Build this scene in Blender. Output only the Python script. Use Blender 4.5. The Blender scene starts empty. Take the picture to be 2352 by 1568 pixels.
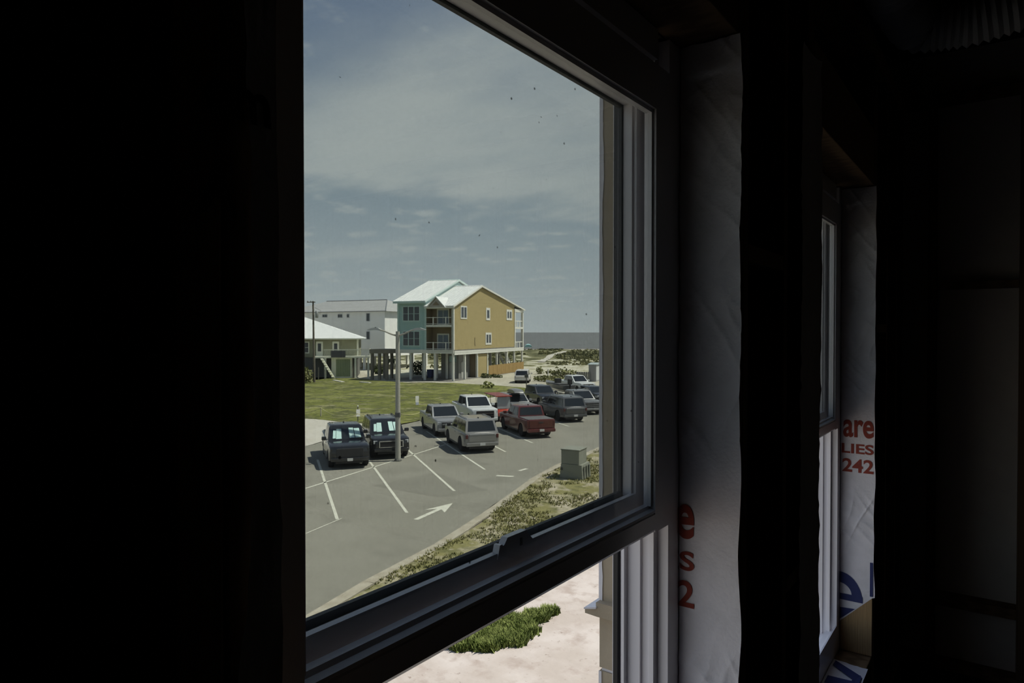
import bpy, bmesh, math, random
from mathutils import Vector, Matrix, noise
R = math.radians
random.seed(7)
scn = bpy.context.scene
col = scn.collection

# ------------------------------------------------------------------ camera
F, CAMZ, YAW = 1568.0, 6.9, R(35.9)
PIT = math.atan(21 / 1568)
cam = bpy.data.cameras.new('camera')
cam.sensor_width = 36.0
cam.lens = 24.0
cam.clip_start = 0.02
cam.clip_end = 60000
camo = bpy.data.objects.new('camera', cam)
col.objects.link(camo)
camo.location = (0, 0, CAMZ)
camo.rotation_euler = (R(90) - PIT, 0, YAW)
scn.camera = camo

# ------------------------------------------------------------------ exposure
scn.view_settings.view_transform = 'Standard'
scn.view_settings.look = 'None'
scn.view_settings.gamma = 1.0
scn.view_settings.use_curve_mapping = False
scn.view_settings.exposure = 0.5
try:
    scn.cycles.max_bounces = 8
    scn.cycles.transparent_max_bounces = 16
    scn.cycles.sample_clamp_indirect = 4.0
    scn.cycles.caustics_reflective = False
    scn.cycles.caustics_refractive = False
    scn.cycles.use_denoising = True
except Exception:
    pass


def ray(px, py):
    r = (px - 1176) / F
    u = (784 - py) / F
    fw = math.cos(PIT) + u * math.sin(PIT)
    z = -math.sin(PIT) + u * math.cos(PIT)
    return Vector((-math.sin(YAW) * fw + math.cos(YAW) * r, math.cos(YAW) * fw + math.sin(YAW) * r, z))


def G(px, py, z=0.0):
    """survey: where a sight line of the photograph meets the level z"""
    d = ray(px, py)
    t = (z - CAMZ) / d.z
    return Vector((d.x * t, d.y * t, z))


# ------------------------------------------------------------------ sky and sun
SUN_AZ, SUN_EL = 84.0, 60.0          # clockwise from the view direction, elevation
SUN_STRENGTH = 7.0
wd = bpy.data.worlds.new('sky')
scn.world = wd
wd.use_nodes = True
wt = wd.node_tree
for n in list(wt.nodes):
    wt.nodes.remove(n)


def wn(t, **kw):
    n = wt.nodes.new(t)
    for k, v in kw.items():
        setattr(n, k, v)
    return n


def wmath(op, a, b=None, c=None, clamp=False):
    n = wn('ShaderNodeMath', operation=op, use_clamp=clamp)
    for i, v in enumerate((a, b, c)):
        if v is None:
            continue
        if isinstance(v, (int, float)):
            n.inputs[i].default_value = v
        else:
            wt.links.new(v, n.inputs[i])
    return n.outputs[0]


def wramp(fac, stops):
    n = wn('ShaderNodeValToRGB')
    while len(n.color_ramp.elements) < len(stops):
        n.color_ramp.elements.new(0.5)
    for e, (p, c) in zip(n.color_ramp.elements, stops):
        e.position = p
        e.color = (*c, 1) if len(c) == 3 else c
    wt.links.new(fac, n.inputs[0])
    return n.outputs[0]


tc = wn('ShaderNodeTexCoord')
sep = wn('ShaderNodeSeparateXYZ')
wt.links.new(tc.outputs['Generated'], sep.inputs[0])
zc = wmath('MAXIMUM', sep.outputs[2], 0.0)
base = wramp(zc, [(0.0, (.56, .62, .65)), (.08, (.46, .53, .575)), (.20, (.325, .405, .475)), (.42, (.215, .285, .41)), (1.0, (.13, .19, .33))])
# layer of cloud on a plane high above
den = wmath('ADD', zc, 0.10)
cx = wmath('DIVIDE', sep.outputs[0], den)
cy = wmath('DIVIDE', sep.outputs[1], den)
cmb = wn('ShaderNodeCombineXYZ')
wt.links.new(cx, cmb.inputs[0])
wt.links.new(cy, cmb.inputs[1])
mp = wn('ShaderNodeMapping')
mp.inputs['Rotation'].default_value = (0, 0, R(20))
mp.inputs['Scale'].default_value = (0.55, 1.0, 1)
wt.links.new(cmb.outputs[0], mp.inputs[0])
nz = wn('ShaderNodeTexNoise')
nz.inputs['Scale'].default_value = 1.5
nz.inputs['Detail'].default_value = 8
nz.inputs['Roughness'].default_value = 0.58
wt.links.new(mp.outputs[0], nz.inputs['Vector'])
nz2 = wn('ShaderNodeTexNoise')
nz2.inputs['Scale'].default_value = 4.2
nz2.inputs['Detail'].default_value = 7
wt.links.new(cmb.outputs[0], nz2.inputs['Vector'])


def plane_dot(p1, p2, up):
    a, b = ray(*p1).normalized(), ray(*p2).normalized()
    nrm = a.cross(b).normalized()
    if nrm.z < 0:
        nrm = -nrm
    if not up:
        nrm = -nrm
    v = wn('ShaderNodeVectorMath', operation='DOT_PRODUCT')
    wt.links.new(tc.outputs['Generated'], v.inputs[0])
    v.inputs[1].default_value = nrm
    return v.outputs['Value']


warp = wmath('MULTIPLY', wmath('SUBTRACT', nz.outputs[0], 0.5), 0.20)
warp2 = wmath('MULTIPLY', wmath('SUBTRACT', nz2.outputs[0], 0.5), 0.05)
wsum = wmath('ADD', warp, warp2)
lo = wmath('ADD', plane_dot((694, 412), (1376, 505), True), wsum)
hi = wmath('ADD', plane_dot((694, 285), (1180, -40), False), wsum)


def wss(v, a, b):
    n = wn('ShaderNodeMapRange', interpolation_type='SMOOTHSTEP')
    n.inputs[1].default_value = a
    n.inputs[2].default_value = b
    wt.links.new(v, n.inputs[0])
    return n.outputs[0]


bank = wmath('MULTIPLY', wss(lo, -.03, .03), wss(hi, -.10, .10))
bank = wmath('MULTIPLY', bank, wmath('ADD', .55, wmath('MULTIPLY', wss(nz.outputs[0], .30, .62), .45)))
wisps = wss(nz.outputs[0], .50, .80)
puffs = wss(nz2.outputs[0], .52, .68)
low = wmath('MULTIPLY', wisps, 0.75)
cl = wmath('MAXIMUM', wmath('MULTIPLY', bank, 0.92), low)
cl = wmath('MAXIMUM', cl, wmath('MULTIPLY', puffs, 0.6))
mixc = wn('ShaderNodeMix', data_type='RGBA')
wt.links.new(cl, mixc.inputs[0])
wt.links.new(base, mixc.inputs[6])
mixc.inputs[7].default_value = (.58, .625, .635, 1)
bgn = wn('ShaderNodeBackground')
wt.links.new(mixc.outputs[2], bgn.inputs[0])
bgn.inputs[1].default_value = 1.16
outw = wn('ShaderNodeOutputWorld')
wt.links.new(bgn.outputs[0], outw.inputs[0])

sl = bpy.data.lights.new('sun', 'SUN')
sl.energy = SUN_STRENGTH
sl.angle = R(1.0)
sl.color = (1.0, .95, .86)
so = bpy.data.objects.new('sun', sl)
col.objects.link(so)
_az = YAW - R(SUN_AZ)                 # world angle from +Y, counter-clockwise
_s = Vector((-math.sin(_az) * math.cos(R(SUN_EL)), math.cos(_az) * math.cos(R(SUN_EL)), math.sin(R(SUN_EL))))
so.rotation_euler = _s.to_track_quat('Z', 'Y').to_euler()
so.location = (0, 0, 60)

# ------------------------------------------------------------------ materials
MATS = {}


def pmat(name, c, rough=.6, metal=0, spec=.5, c2=None, scale=4.0, lo=.4, hi=.6, bump=0, bscale=None, detail=5, stretch=None, coat=0, emit=None):
    if name in MATS:
        return MATS[name]
    m = bpy.data.materials.new(name)
    m.use_nodes = True
    nt = m.node_tree
    b = nt.nodes['Principled BSDF']
    b.inputs['Base Color'].default_value = (*c, 1)
    b.inputs['Roughness'].default_value = rough
    b.inputs['Metallic'].default_value = metal
    b.inputs['Specular IOR Level'].default_value = spec
    if coat:
        b.inputs['Coat Weight'].default_value = coat
        b.inputs['Coat Roughness'].default_value = .05
    if c2 is not None or bump:
        t = nt.nodes.new('ShaderNodeTexCoord')
        mpn = nt.nodes.new('ShaderNodeMapping')
        nt.links.new(t.outputs['Object'], mpn.inputs[0])
        if stretch:
            mpn.inputs['Scale'].default_value = stretch
        if c2 is not None:
            n = nt.nodes.new('ShaderNodeTexNoise')
            n.inputs['Scale'].default_value = scale
            n.inputs['Detail'].default_value = detail
            nt.links.new(mpn.outputs[0], n.inputs['Vector'])
            r = nt.nodes.new('ShaderNodeValToRGB')
            r.color_ramp.elements[0].position = lo
            r.color_ramp.elements[0].color = (*c, 1)
            r.color_ramp.elements[1].position = hi
            r.color_ramp.elements[1].color = (*c2, 1)
            nt.links.new(n.outputs[0], r.inputs[0])
            nt.links.new(r.outputs[0], b.inputs['Base Color'])
        if bump:
            n2 = nt.nodes.new('ShaderNodeTexNoise')
            n2.inputs['Scale'].default_value = bscale or scale * 4
            n2.inputs['Detail'].default_value = 6
            nt.links.new(mpn.outputs[0], n2.inputs['Vector'])
            bp = nt.nodes.new('ShaderNodeBump')
            bp.inputs['Strength'].default_value = bump
            bp.inputs['Distance'].default_value = .05
            nt.links.new(n2.outputs[0], bp.inputs['Height'])
            nt.links.new(bp.outputs[0], b.inputs['Normal'])
    MATS[name] = m
    return m


def ground_mat(name, layers, bump=.3, bscale=6, rough=.95):
    """layers: list of (color, scale, lo, hi) blended over each other by noise"""
    m = bpy.data.materials.new(name)
    m.use_nodes = True
    nt = m.node_tree
    b = nt.nodes['Principled BSDF']
    b.inputs['Roughness'].default_value = rough
    b.inputs['Specular IOR Level'].default_value = .15
    t = nt.nodes.new('ShaderNodeTexCoord')
    cur = None
    for i, (c, s, a, z) in enumerate(layers):
        if i == 0:
            rgb = nt.nodes.new('ShaderNodeRGB')
            rgb.outputs[0].default_value = (*c, 1)
            cur = rgb.outputs[0]
            continue
        mpn = nt.nodes.new('ShaderNodeMapping')
        mpn.inputs['Location'].default_value = (i * 13.1, i * 7.7, 0)
        nt.links.new(t.outputs['Object'], mpn.inputs[0])
        n = nt.nodes.new('ShaderNodeTexNoise')
        n.inputs['Scale'].default_value = s
        n.inputs['Detail'].default_value = 7
        n.inputs['Roughness'].default_value = .6
        nt.links.new(mpn.outputs[0], n.inputs['Vector'])
        mr = nt.nodes.new('ShaderNodeMapRange')
        mr.inputs[1].default_value = a
        mr.inputs[2].default_value = z
        nt.links.new(n.outputs[0], mr.inputs[0])
        mx = nt.nodes.new('ShaderNodeMix')
        mx.data_type = 'RGBA'
        nt.links.new(mr.outputs[0], mx.inputs[0])
        nt.links.new(cur, mx.inputs[6])
        mx.inputs[7].default_value = (*c, 1)
        cur = mx.outputs[2]
    nt.links.new(cur, b.inputs['Base Color'])
    if bump:
        n2 = nt.nodes.new('ShaderNodeTexNoise')
        n2.inputs['Scale'].default_value = bscale
        n2.inputs['Detail'].default_value = 7
        nt.links.new(t.outputs['Object'], n2.inputs['Vector'])
        bp = nt.nodes.new('ShaderNodeBump')
        bp.inputs['Strength'].default_value = bump
        bp.inputs['Distance'].default_value = .15
        nt.links.new(n2.outputs[0], bp.inputs['Height'])
        nt.links.new(bp.outputs[0], b.inputs['Normal'])
    MATS[name] = m
    return m


def pane_mat(name, tint, haze, haze_col=(.8, .8, .76)):
    m = bpy.data.materials.new(name)
    m.use_nodes = True
    nt = m.node_tree
    for n in list(nt.nodes):
        nt.nodes.remove(n)
    N = nt.nodes.new
    tr = N('ShaderNodeBsdfTransparent')
    tr.inputs[0].default_value = (*tint, 1)
    gl = N('ShaderNodeBsdfGlossy')
    gl.inputs['Roughness'].default_value = .02
    gl.inputs[0].default_value = (.9, .95, .95, 1)
    lw = N('ShaderNodeLayerWeight')
    lw.inputs[0].default_value = .5
    pw = N('ShaderNodeMath')
    pw.operation = 'POWER'
    pw.inputs[1].default_value = 5
    nt.links.new(lw.outputs['Facing'], pw.inputs[0])
    fr = N('ShaderNodeMath')
    fr.operation = 'MULTIPLY_ADD'
    fr.inputs[1].default_value = .5
    fr.inputs[2].default_value = .025
    nt.links.new(pw.outputs[0], fr.inputs[0])
    m1 = N('ShaderNodeMixShader')
    nt.links.new(fr.outputs[0], m1.inputs[0])
    nt.links.new(tr.outputs[0], m1.inputs[1])
    nt.links.new(gl.outputs[0], m1.inputs[2])
    # dust film and specks on the glass
    df = N('ShaderNodeBsdfTranslucent')
    df.inputs[0].default_value = (*haze_col, 1)
    t = N('ShaderNodeTexCoord')
    n = N('ShaderNodeTexNoise')
    n.inputs['Scale'].default_value = 5
    n.inputs['Detail'].default_value = 8
    nt.links.new(t.outputs['Object'], n.inputs['Vector'])
    mr = N('ShaderNodeMapRange')
    mr.inputs[1].default_value = .3
    mr.inputs[2].default_value = .75
    mr.inputs[3].default_value = haze * .6
    mr.inputs[4].default_value = haze * 1.4
    nt.links.new(n.outputs[0], mr.inputs[0])
    m2 = N('ShaderNodeMixShader')
    nt.links.new(mr.outputs[0], m2.inputs[0])
    nt.links.new(m1.outputs[0], m2.inputs[1])
    nt.links.new(df.outputs[0], m2.inputs[2])
    vo = N('ShaderNodeTexVoronoi')
    vo.inputs['Scale'].default_value = 26
    nt.links.new(t.outputs['Object'], vo.inputs['Vector'])
    lt = N('ShaderNodeMath')
    lt.operation = 'LESS_THAN'
    lt.inputs[1].default_value = .055
    nt.links.new(vo.outputs['Distance'], lt.inputs[0])
    n3 = N('ShaderNodeTexNoise')
    n3.inputs['Scale'].default_value = 40
    nt.links.new(t.outputs['Object'], n3.inputs['Vector'])
    gt = N('ShaderNodeMath')
    gt.operation = 'GREATER_THAN'
    gt.inputs[1].default_value = .56
    nt.links.new(n3.outputs[0], gt.inputs[0])
    mu = N('ShaderNodeMath')
    mu.operation = 'MULTIPLY'
    nt.links.new(lt.outputs[0], mu.inputs[0])
    nt.links.new(gt.outputs[0], mu.inputs[1])
    mu2 = N('ShaderNodeMath')
    mu2.operation = 'MULTIPLY'
    mu2.inputs[1].default_value = .6
    nt.links.new(mu.outputs[0], mu2.inputs[0])
    dk = N('ShaderNodeBsdfDiffuse')
    dk.inputs[0].default_value = (.12, .11, .1, 1)
    m3 = N('ShaderNodeMixShader')
    nt.links.new(mu2.outputs[0], m3.inputs[0])
    nt.links.new(m2.outputs[0], m3.inputs[1])
    nt.links.new(dk.outputs[0], m3.inputs[2])
    o = N('ShaderNodeOutputMaterial')
    nt.links.new(m3.outputs[0], o.inputs[0])
    MATS[name] = m
    return m


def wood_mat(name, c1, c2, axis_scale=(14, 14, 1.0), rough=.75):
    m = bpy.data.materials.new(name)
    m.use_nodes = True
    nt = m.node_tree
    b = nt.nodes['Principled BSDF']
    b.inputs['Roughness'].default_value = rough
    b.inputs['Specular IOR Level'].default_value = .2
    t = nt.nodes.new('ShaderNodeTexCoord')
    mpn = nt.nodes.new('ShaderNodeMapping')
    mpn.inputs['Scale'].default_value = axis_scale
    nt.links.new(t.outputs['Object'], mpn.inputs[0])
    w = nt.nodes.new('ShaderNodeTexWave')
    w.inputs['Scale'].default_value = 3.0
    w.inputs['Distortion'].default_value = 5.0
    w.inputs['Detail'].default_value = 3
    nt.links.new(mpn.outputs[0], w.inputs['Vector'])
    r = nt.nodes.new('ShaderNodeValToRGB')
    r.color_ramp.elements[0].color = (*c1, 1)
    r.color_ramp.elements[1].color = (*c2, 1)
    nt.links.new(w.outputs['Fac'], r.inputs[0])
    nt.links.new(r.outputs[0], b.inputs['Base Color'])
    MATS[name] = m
    return m


def paint(name, c, metal=.0, rough=.35):
    return pmat('paint_' + name, c, rough, metal, .5, coat=.6)


VINYL = pmat('white_vinyl', (.86, .83, .85), .22, 0, .55)
PANE = pane_mat('dusty_tinted_glass', (.778, .788, .778), .003)
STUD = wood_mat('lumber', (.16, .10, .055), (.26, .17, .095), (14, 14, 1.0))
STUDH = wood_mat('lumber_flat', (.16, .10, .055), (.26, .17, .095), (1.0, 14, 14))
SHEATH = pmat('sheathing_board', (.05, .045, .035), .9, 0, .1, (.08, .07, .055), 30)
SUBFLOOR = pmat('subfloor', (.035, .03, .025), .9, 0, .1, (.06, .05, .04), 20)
DRYBACK = pmat('grey_board', (.84, .77, .69), .9, 0, .1, (.88, .82, .73), 9)
STUCCO = pmat('tan_stucco', (.36, .30, .215), .9, 0, .15, (.42, .355, .26), 6, bump=.1, bscale=60)
CAULK = pmat('white_caulk', (.66, .64, .66), .6, 0, .3)
BLACKGASKET = pmat('black_gasket', (.012, .012, .012), .6)
CHROME = pmat('chrome', (.75, .76, .77), .18, 1.0)
RUBBER = pmat('tyre_rubber', (.022, .022, .024), .85, 0, .2)
RIM = pmat('alloy_rim', (.38, .38, .39), .3, .8)
RIMD = pmat('dark_rim', (.03, .03, .032), .35, .5)
CARGLASS = pmat('dark_car_glass', (.018, .022, .025), .06, 0, .7)
TRIMBLACK = pmat('black_plastic', (.02, .02, .022), .55)
TAIL = pmat('red_tail_lamp', (.09, .018, .018), .2, 0, .6)
LAMP = pmat('clear_lamp_lens', (.62, .64, .66), .12, .3, .8)
PLATE = pmat('licence_plate_white', (.6, .6, .58), .4)
PLASTWHITE = pmat('white_paint', (.78, .78, .76), .5)


# ------------------------------------------------------------------ mesh builder
class MB:
    def __init__(self):
        self.v, self.f = [], []

    def add(self, vs, fs):
        o = len(self.v)
        self.v += [tuple(p) for p in vs]
        self.f += [tuple(i + o for i in f) for f in fs]
        return self

    def box(self, x0, x1, y0, y1, z0, z1):
        return self.add([(x0, y0, z0), (x1, y0, z0), (x1, y1, z0), (x0, y1, z0), (x0, y0, z1), (x1, y0, z1), (x1, y1, z1), (x0, y1, z1)],
                        [(0, 3, 2, 1), (4, 5, 6, 7), (0, 1, 5, 4), (1, 2, 6, 5), (2, 3, 7, 6), (3, 0, 4, 7)])

    def cbox(self, x0, x1, y0, y1, z0, z1, c):
        """box with chamfered edges"""
        bm = bmesh.new()
        bmesh.ops.create_cube(bm, size=1)
        for v in bm.verts:
            v.co = ((x0 + x1) / 2 + v.co.x * (x1 - x0), (y0 + y1) / 2 + v.co.y * (y1 - y0), (z0 + z1) / 2 + v.co.z * (z1 - z0))
        bmesh.ops.bevel(bm, geom=bm.edges[:], offset=c, segments=2, affect='EDGES', profile=.5)
        bm.verts.index_update()
        self.add([v.co[:] for v in bm.verts], [[v.index for v in f.verts] for f in bm.faces])
        bm.free()
        return self

    def prism(self, poly, z0, z1, axis='z'):
        """extrude a 2-D polygon; axis z: (x,y), axis y: (x,z), axis x: (y,z)"""
        n = len(poly)

        def P(a, b, c):
            return (a, b, c) if axis == 'z' else ((a, c, b) if axis == 'y' else (c, a, b))
        vs = [P(a, b, z0) for a, b in poly] + [P(a, b, z1) for a, b in poly]
        fs = [tuple(range(n - 1, -1, -1)), tuple(range(n, 2 * n))]
        fs += [(i, (i + 1) % n, (i + 1) % n + n, i + n) for i in range(n)]
        return self.add(vs, fs)

    def tube(self, p0, p1, r0, r1=None, n=10, cap=True):
        r1 = r0 if r1 is None else r1
        p0, p1 = Vector(p0), Vector(p1)
        d = (p1 - p0).normalized()
        a = d.orthogonal().normalized()
        b = d.cross(a)
        vs = []
        for p, r in ((p0, r0), (p1, r1)):
            for i in range(n):
                t = 2 * math.pi * i / n
                vs.append(p + a * (r * math.cos(t)) + b * (r * math.sin(t)))
        fs = [(i, (i + 1) % n, (i + 1) % n + n, i + n) for i in range(n)]
        if cap:
            fs += [tuple(range(n - 1, -1, -1)), tuple(range(n, 2 * n))]
        return self.add(vs, fs)

    def path(self, pts, r, n=8):
        pts = [Vector(p) for p in pts]
        vs, fs = [], []
        prev = None
        for k, p in enumerate(pts):
            d = (pts[min(k + 1, len(pts) - 1)] - pts[max(k - 1, 0)]).normalized()
            a = (prev - d * prev.dot(d)).normalized() if prev else d.orthogonal().normalized()
            prev = a
            b = d.cross(a)
            rr = r[k] if isinstance(r, (list, tuple)) else r
            for i in range(n):
                t = 2 * math.pi * i / n
                vs.append(p + a * (rr * math.cos(t)) + b * (rr * math.sin(t)))
        for k in range(len(pts) - 1):
            for i in range(n):
                fs.append((k * n + i, k * n + (i + 1) % n, (k + 1) * n + (i + 1) % n, (k + 1) * n + i))
        fs += [tuple(range(n - 1, -1, -1)), tuple(range((len(pts) - 1) * n, len(pts) * n))]
        return self.add(vs, fs)

    def lathe(self, prof, c, axis=(0, 1, 0), n=20):
        """profile of (radius, along)"""
        ax = Vector(axis).normalized()
        a = ax.orthogonal().normalized()
        b = ax.cross(a)
        c = Vector(c)
        vs, fs = [], []
        for r, h in prof:
            for i in range(n):
                t = 2 * math.pi * i / n
                vs.append(c + ax * h + a * (r * math.cos(t)) + b * (r * math.sin(t)))
        for k in range(len(prof) - 1):
            for i in range(n):
                fs.append((k * n + i, k * n + (i + 1) % n, (k + 1) * n + (i + 1) % n, (k + 1) * n + i))
        fs += [tuple(range(n - 1, -1, -1)), tuple(range((len(prof) - 1) * n, len(prof) * n))]
        return self.add(vs, fs)

    def panel(self, q, u0, u1, v0, v1, t=.012, r=0.0):
        """slab proud of the quad a(0,0) b(1,0) c(1,1) d(0,1)"""
        a, b, c, d = [Vector(p) for p in q]
        nrm = (b - a).cross(d - a).normalized()

        def S(u, v):
            return (a * (1 - u) + b * u) * (1 - v) + (d * (1 - u) + c * u) * v
        pts = [S(u0, v0), S(u1, v0), S(u1, v1), S(u0, v1)]
        vs = [p - nrm * .004 for p in pts] + [p + nrm * t for p in pts]
        return self.add(vs, [(3, 2, 1, 0), (4, 5, 6, 7), (0, 1, 5, 4), (1, 2, 6, 5), (2, 3, 7, 6), (3, 0, 4, 7)])

    def mesh(self, name, mat, smooth=False):
        me = bpy.data.meshes.new(name)
        me.from_pydata(self.v, [], self.f)
        if isinstance(mat, (list, tuple)):
            for mm in mat:
                me.materials.append(mm)
        elif mat:
            me.materials.append(mat)
        bm = bmesh.new()
        bm.from_mesh(me)
        bmesh.ops.recalc_face_normals(bm, faces=bm.faces)
        bm.to_mesh(me)
        bm.free()
        if smooth:
            for p in me.polygons:
                p.use_smooth = True
            try:
                me.set_sharp_from_angle(angle=R(38))
            except Exception:
                pass
        return me

    def build(self, name, mat, parent=None, smooth=False):
        return link(name, self.mesh(name, mat, smooth), parent)


def link(name, me, parent=None):
    o = bpy.data.objects.new(name, me)
    col.objects.link(o)
    if parent:
        o.parent = parent
    return o


def tag(o, label=None, cat=None, group=None, kind=None):
    if label:
        o['label'] = label
    if cat:
        o['category'] = cat
    if group:
        o['group'] = group
    if kind:
        o['kind'] = kind
    return o


def thing(name, label, cat, loc=(0, 0, 0), rz=0.0, group=None):
    o = bpy.data.objects.new(name, None)
    o.empty_display_size = .2
    col.objects.link(o)
    o.location = loc
    o.rotation_euler = (0, 0, rz)
    return tag(o, label, cat, group)


def struct(o, label=None):
    o['kind'] = 'structure'
    if label:
        o['label'] = label
    return o


def sempty(name, loc=(0, 0, 0), rz=0.0, label=None):
    o = bpy.data.objects.new(name, None)
    o.empty_display_size = .2
    col.objects.link(o)
    o.location = loc
    o.rotation_euler = (0, 0, rz)
    return struct(o, label)


def text_mesh(s, size, bold=.0, align='RIGHT'):
    cu = bpy.data.curves.new('txt', 'FONT')
    cu.body = s
    cu.size = size
    cu.align_x = align
    cu.offset = bold
    cu.extrude = 0
    o = bpy.data.objects.new('txt', cu)
    col.objects.link(o)
    bpy.context.view_layer.update()
    me = bpy.data.meshes.new_from_object(o)
    vs = [tuple(v.co) for v in me.vertices]
    fs = [tuple(p.vertices) for p in me.polygons]
    bpy.data.objects.remove(o)
    bpy.data.curves.remove(cu)
    bpy.data.meshes.remove(me)
    return vs, fs


# ================================================================== THE ROOM
FLZ, CEZ = 5.05, 8.45
XS, XI, XO = -.471, -.610, -.730        # stud face, sheathing inside, outside of the wall
DY = 1.872                               # from one window to the next
OPEN = [(.325 + k * DY, 1.480 + k * DY) for k in range(2)]
OZ0, OZ1 = 5.47, 7.54
YB, YE, XR = -3.2, 4.40, 5.2

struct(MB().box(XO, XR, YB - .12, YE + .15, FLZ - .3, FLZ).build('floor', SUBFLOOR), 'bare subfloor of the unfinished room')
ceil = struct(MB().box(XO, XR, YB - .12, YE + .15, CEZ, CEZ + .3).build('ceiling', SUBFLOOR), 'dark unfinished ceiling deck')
for k in range(9):
    y = -2.9 + k * .81
    MB().box(XI, XR, y, y + .04, CEZ - .14, CEZ).build('joist', STUDH, ceil)
w = MB()
w.box(XO, XI, YB - .12, OPEN[0][0], FLZ, CEZ)
w.box(XO, XI, OPEN[0][1], OPEN[1][0], FLZ, CEZ)
w.box(XO, XI, OPEN[1][1], YE + .15, FLZ, CEZ)
for a, b in OPEN:
    w.box(XO, XI, a, b, FLZ, OZ0)
    w.box(XO, XI, a, b, OZ1, CEZ)
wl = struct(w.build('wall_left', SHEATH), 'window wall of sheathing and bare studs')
# the storeys below, seen only as the outside of the building
struct(MB().box(XO, XI, YB - .12, YE + .15, 0, FLZ - .3).build('wall_below', STUCCO), 'tan outer wall of the storey below')


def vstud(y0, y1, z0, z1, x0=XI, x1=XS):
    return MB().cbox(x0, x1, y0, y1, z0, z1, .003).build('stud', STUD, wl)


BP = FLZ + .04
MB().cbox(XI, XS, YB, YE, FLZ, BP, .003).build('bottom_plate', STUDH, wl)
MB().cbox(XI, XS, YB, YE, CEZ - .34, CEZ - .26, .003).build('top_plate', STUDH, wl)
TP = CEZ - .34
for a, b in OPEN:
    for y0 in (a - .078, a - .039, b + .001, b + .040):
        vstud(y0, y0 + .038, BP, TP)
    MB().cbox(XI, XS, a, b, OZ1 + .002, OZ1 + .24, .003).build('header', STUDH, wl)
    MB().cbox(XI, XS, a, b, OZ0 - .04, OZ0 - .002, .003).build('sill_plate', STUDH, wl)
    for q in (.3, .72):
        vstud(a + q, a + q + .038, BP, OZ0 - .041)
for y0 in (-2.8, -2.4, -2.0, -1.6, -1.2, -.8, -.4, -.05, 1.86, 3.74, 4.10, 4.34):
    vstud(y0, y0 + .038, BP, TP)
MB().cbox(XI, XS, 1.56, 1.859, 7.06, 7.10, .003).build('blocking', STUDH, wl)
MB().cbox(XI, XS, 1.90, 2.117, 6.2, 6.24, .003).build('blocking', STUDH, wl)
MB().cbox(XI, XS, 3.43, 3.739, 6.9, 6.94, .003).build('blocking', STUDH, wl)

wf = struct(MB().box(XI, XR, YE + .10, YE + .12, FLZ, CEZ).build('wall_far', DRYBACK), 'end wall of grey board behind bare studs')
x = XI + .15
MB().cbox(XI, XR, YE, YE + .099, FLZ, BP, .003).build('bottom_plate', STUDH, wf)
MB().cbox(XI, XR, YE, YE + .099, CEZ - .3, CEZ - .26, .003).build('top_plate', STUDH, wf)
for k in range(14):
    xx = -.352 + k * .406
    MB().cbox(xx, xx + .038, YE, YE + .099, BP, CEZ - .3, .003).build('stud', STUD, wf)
    if k < 13:
        MB().cbox(xx + .038, xx + .406, YE + .01, YE + .099, 7.135, 7.175, .003).build('blocking', STUDH, wf)
        MB().cbox(xx + .038, xx + .406, YE + .0, YE + .099, 5.40, 5.455, .003).build('blocking', STUDH, wf)
struct(MB().box(XR, XR + .12, YB - .12, YE + .15, FLZ - .3, CEZ + .3).build('wall_right', SHEATH), 'inner wall behind the photographer')
struct(MB().box(XO, XR, YB - .24, YB - .12, FLZ - .3, CEZ + .3).build('wall_back', SHEATH), 'back wall of the dark room')
struct(MB().box(XO, XR, YE + .15, YE + .27, FLZ - .3, CEZ + .3).build('wall_end', SHEATH), 'outer skin of the end wall')

# ------------------------------------------------------------------ windows
JAMB = [(-.600, 0), (-.600, .063), (-.625, .063), (-.625, .084), (-.635, .084), (-.635, .078), (-.655, .080), (-.655, .089), (-.686, .089), (-.686, .105),
        (-.693, .105), (-.693, .095), (-.700, .095), (-.700, 0)]


def frame_ring(m, xa, xb, ya, yb, za, zb, wy, wz0, wz1):
    """rectangular ring of four members between planes xa, xb"""
    m.box(xa, xb, ya, ya + wy, za, zb)
    m.box(xa, xb, yb - wy, yb, za, zb)
    m.box(xa, xb, ya + wy, yb - wy, za, za + wz0)
    m.box(xa, xb, ya + wy, yb - wy, zb - wz1, zb)
    return m


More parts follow.
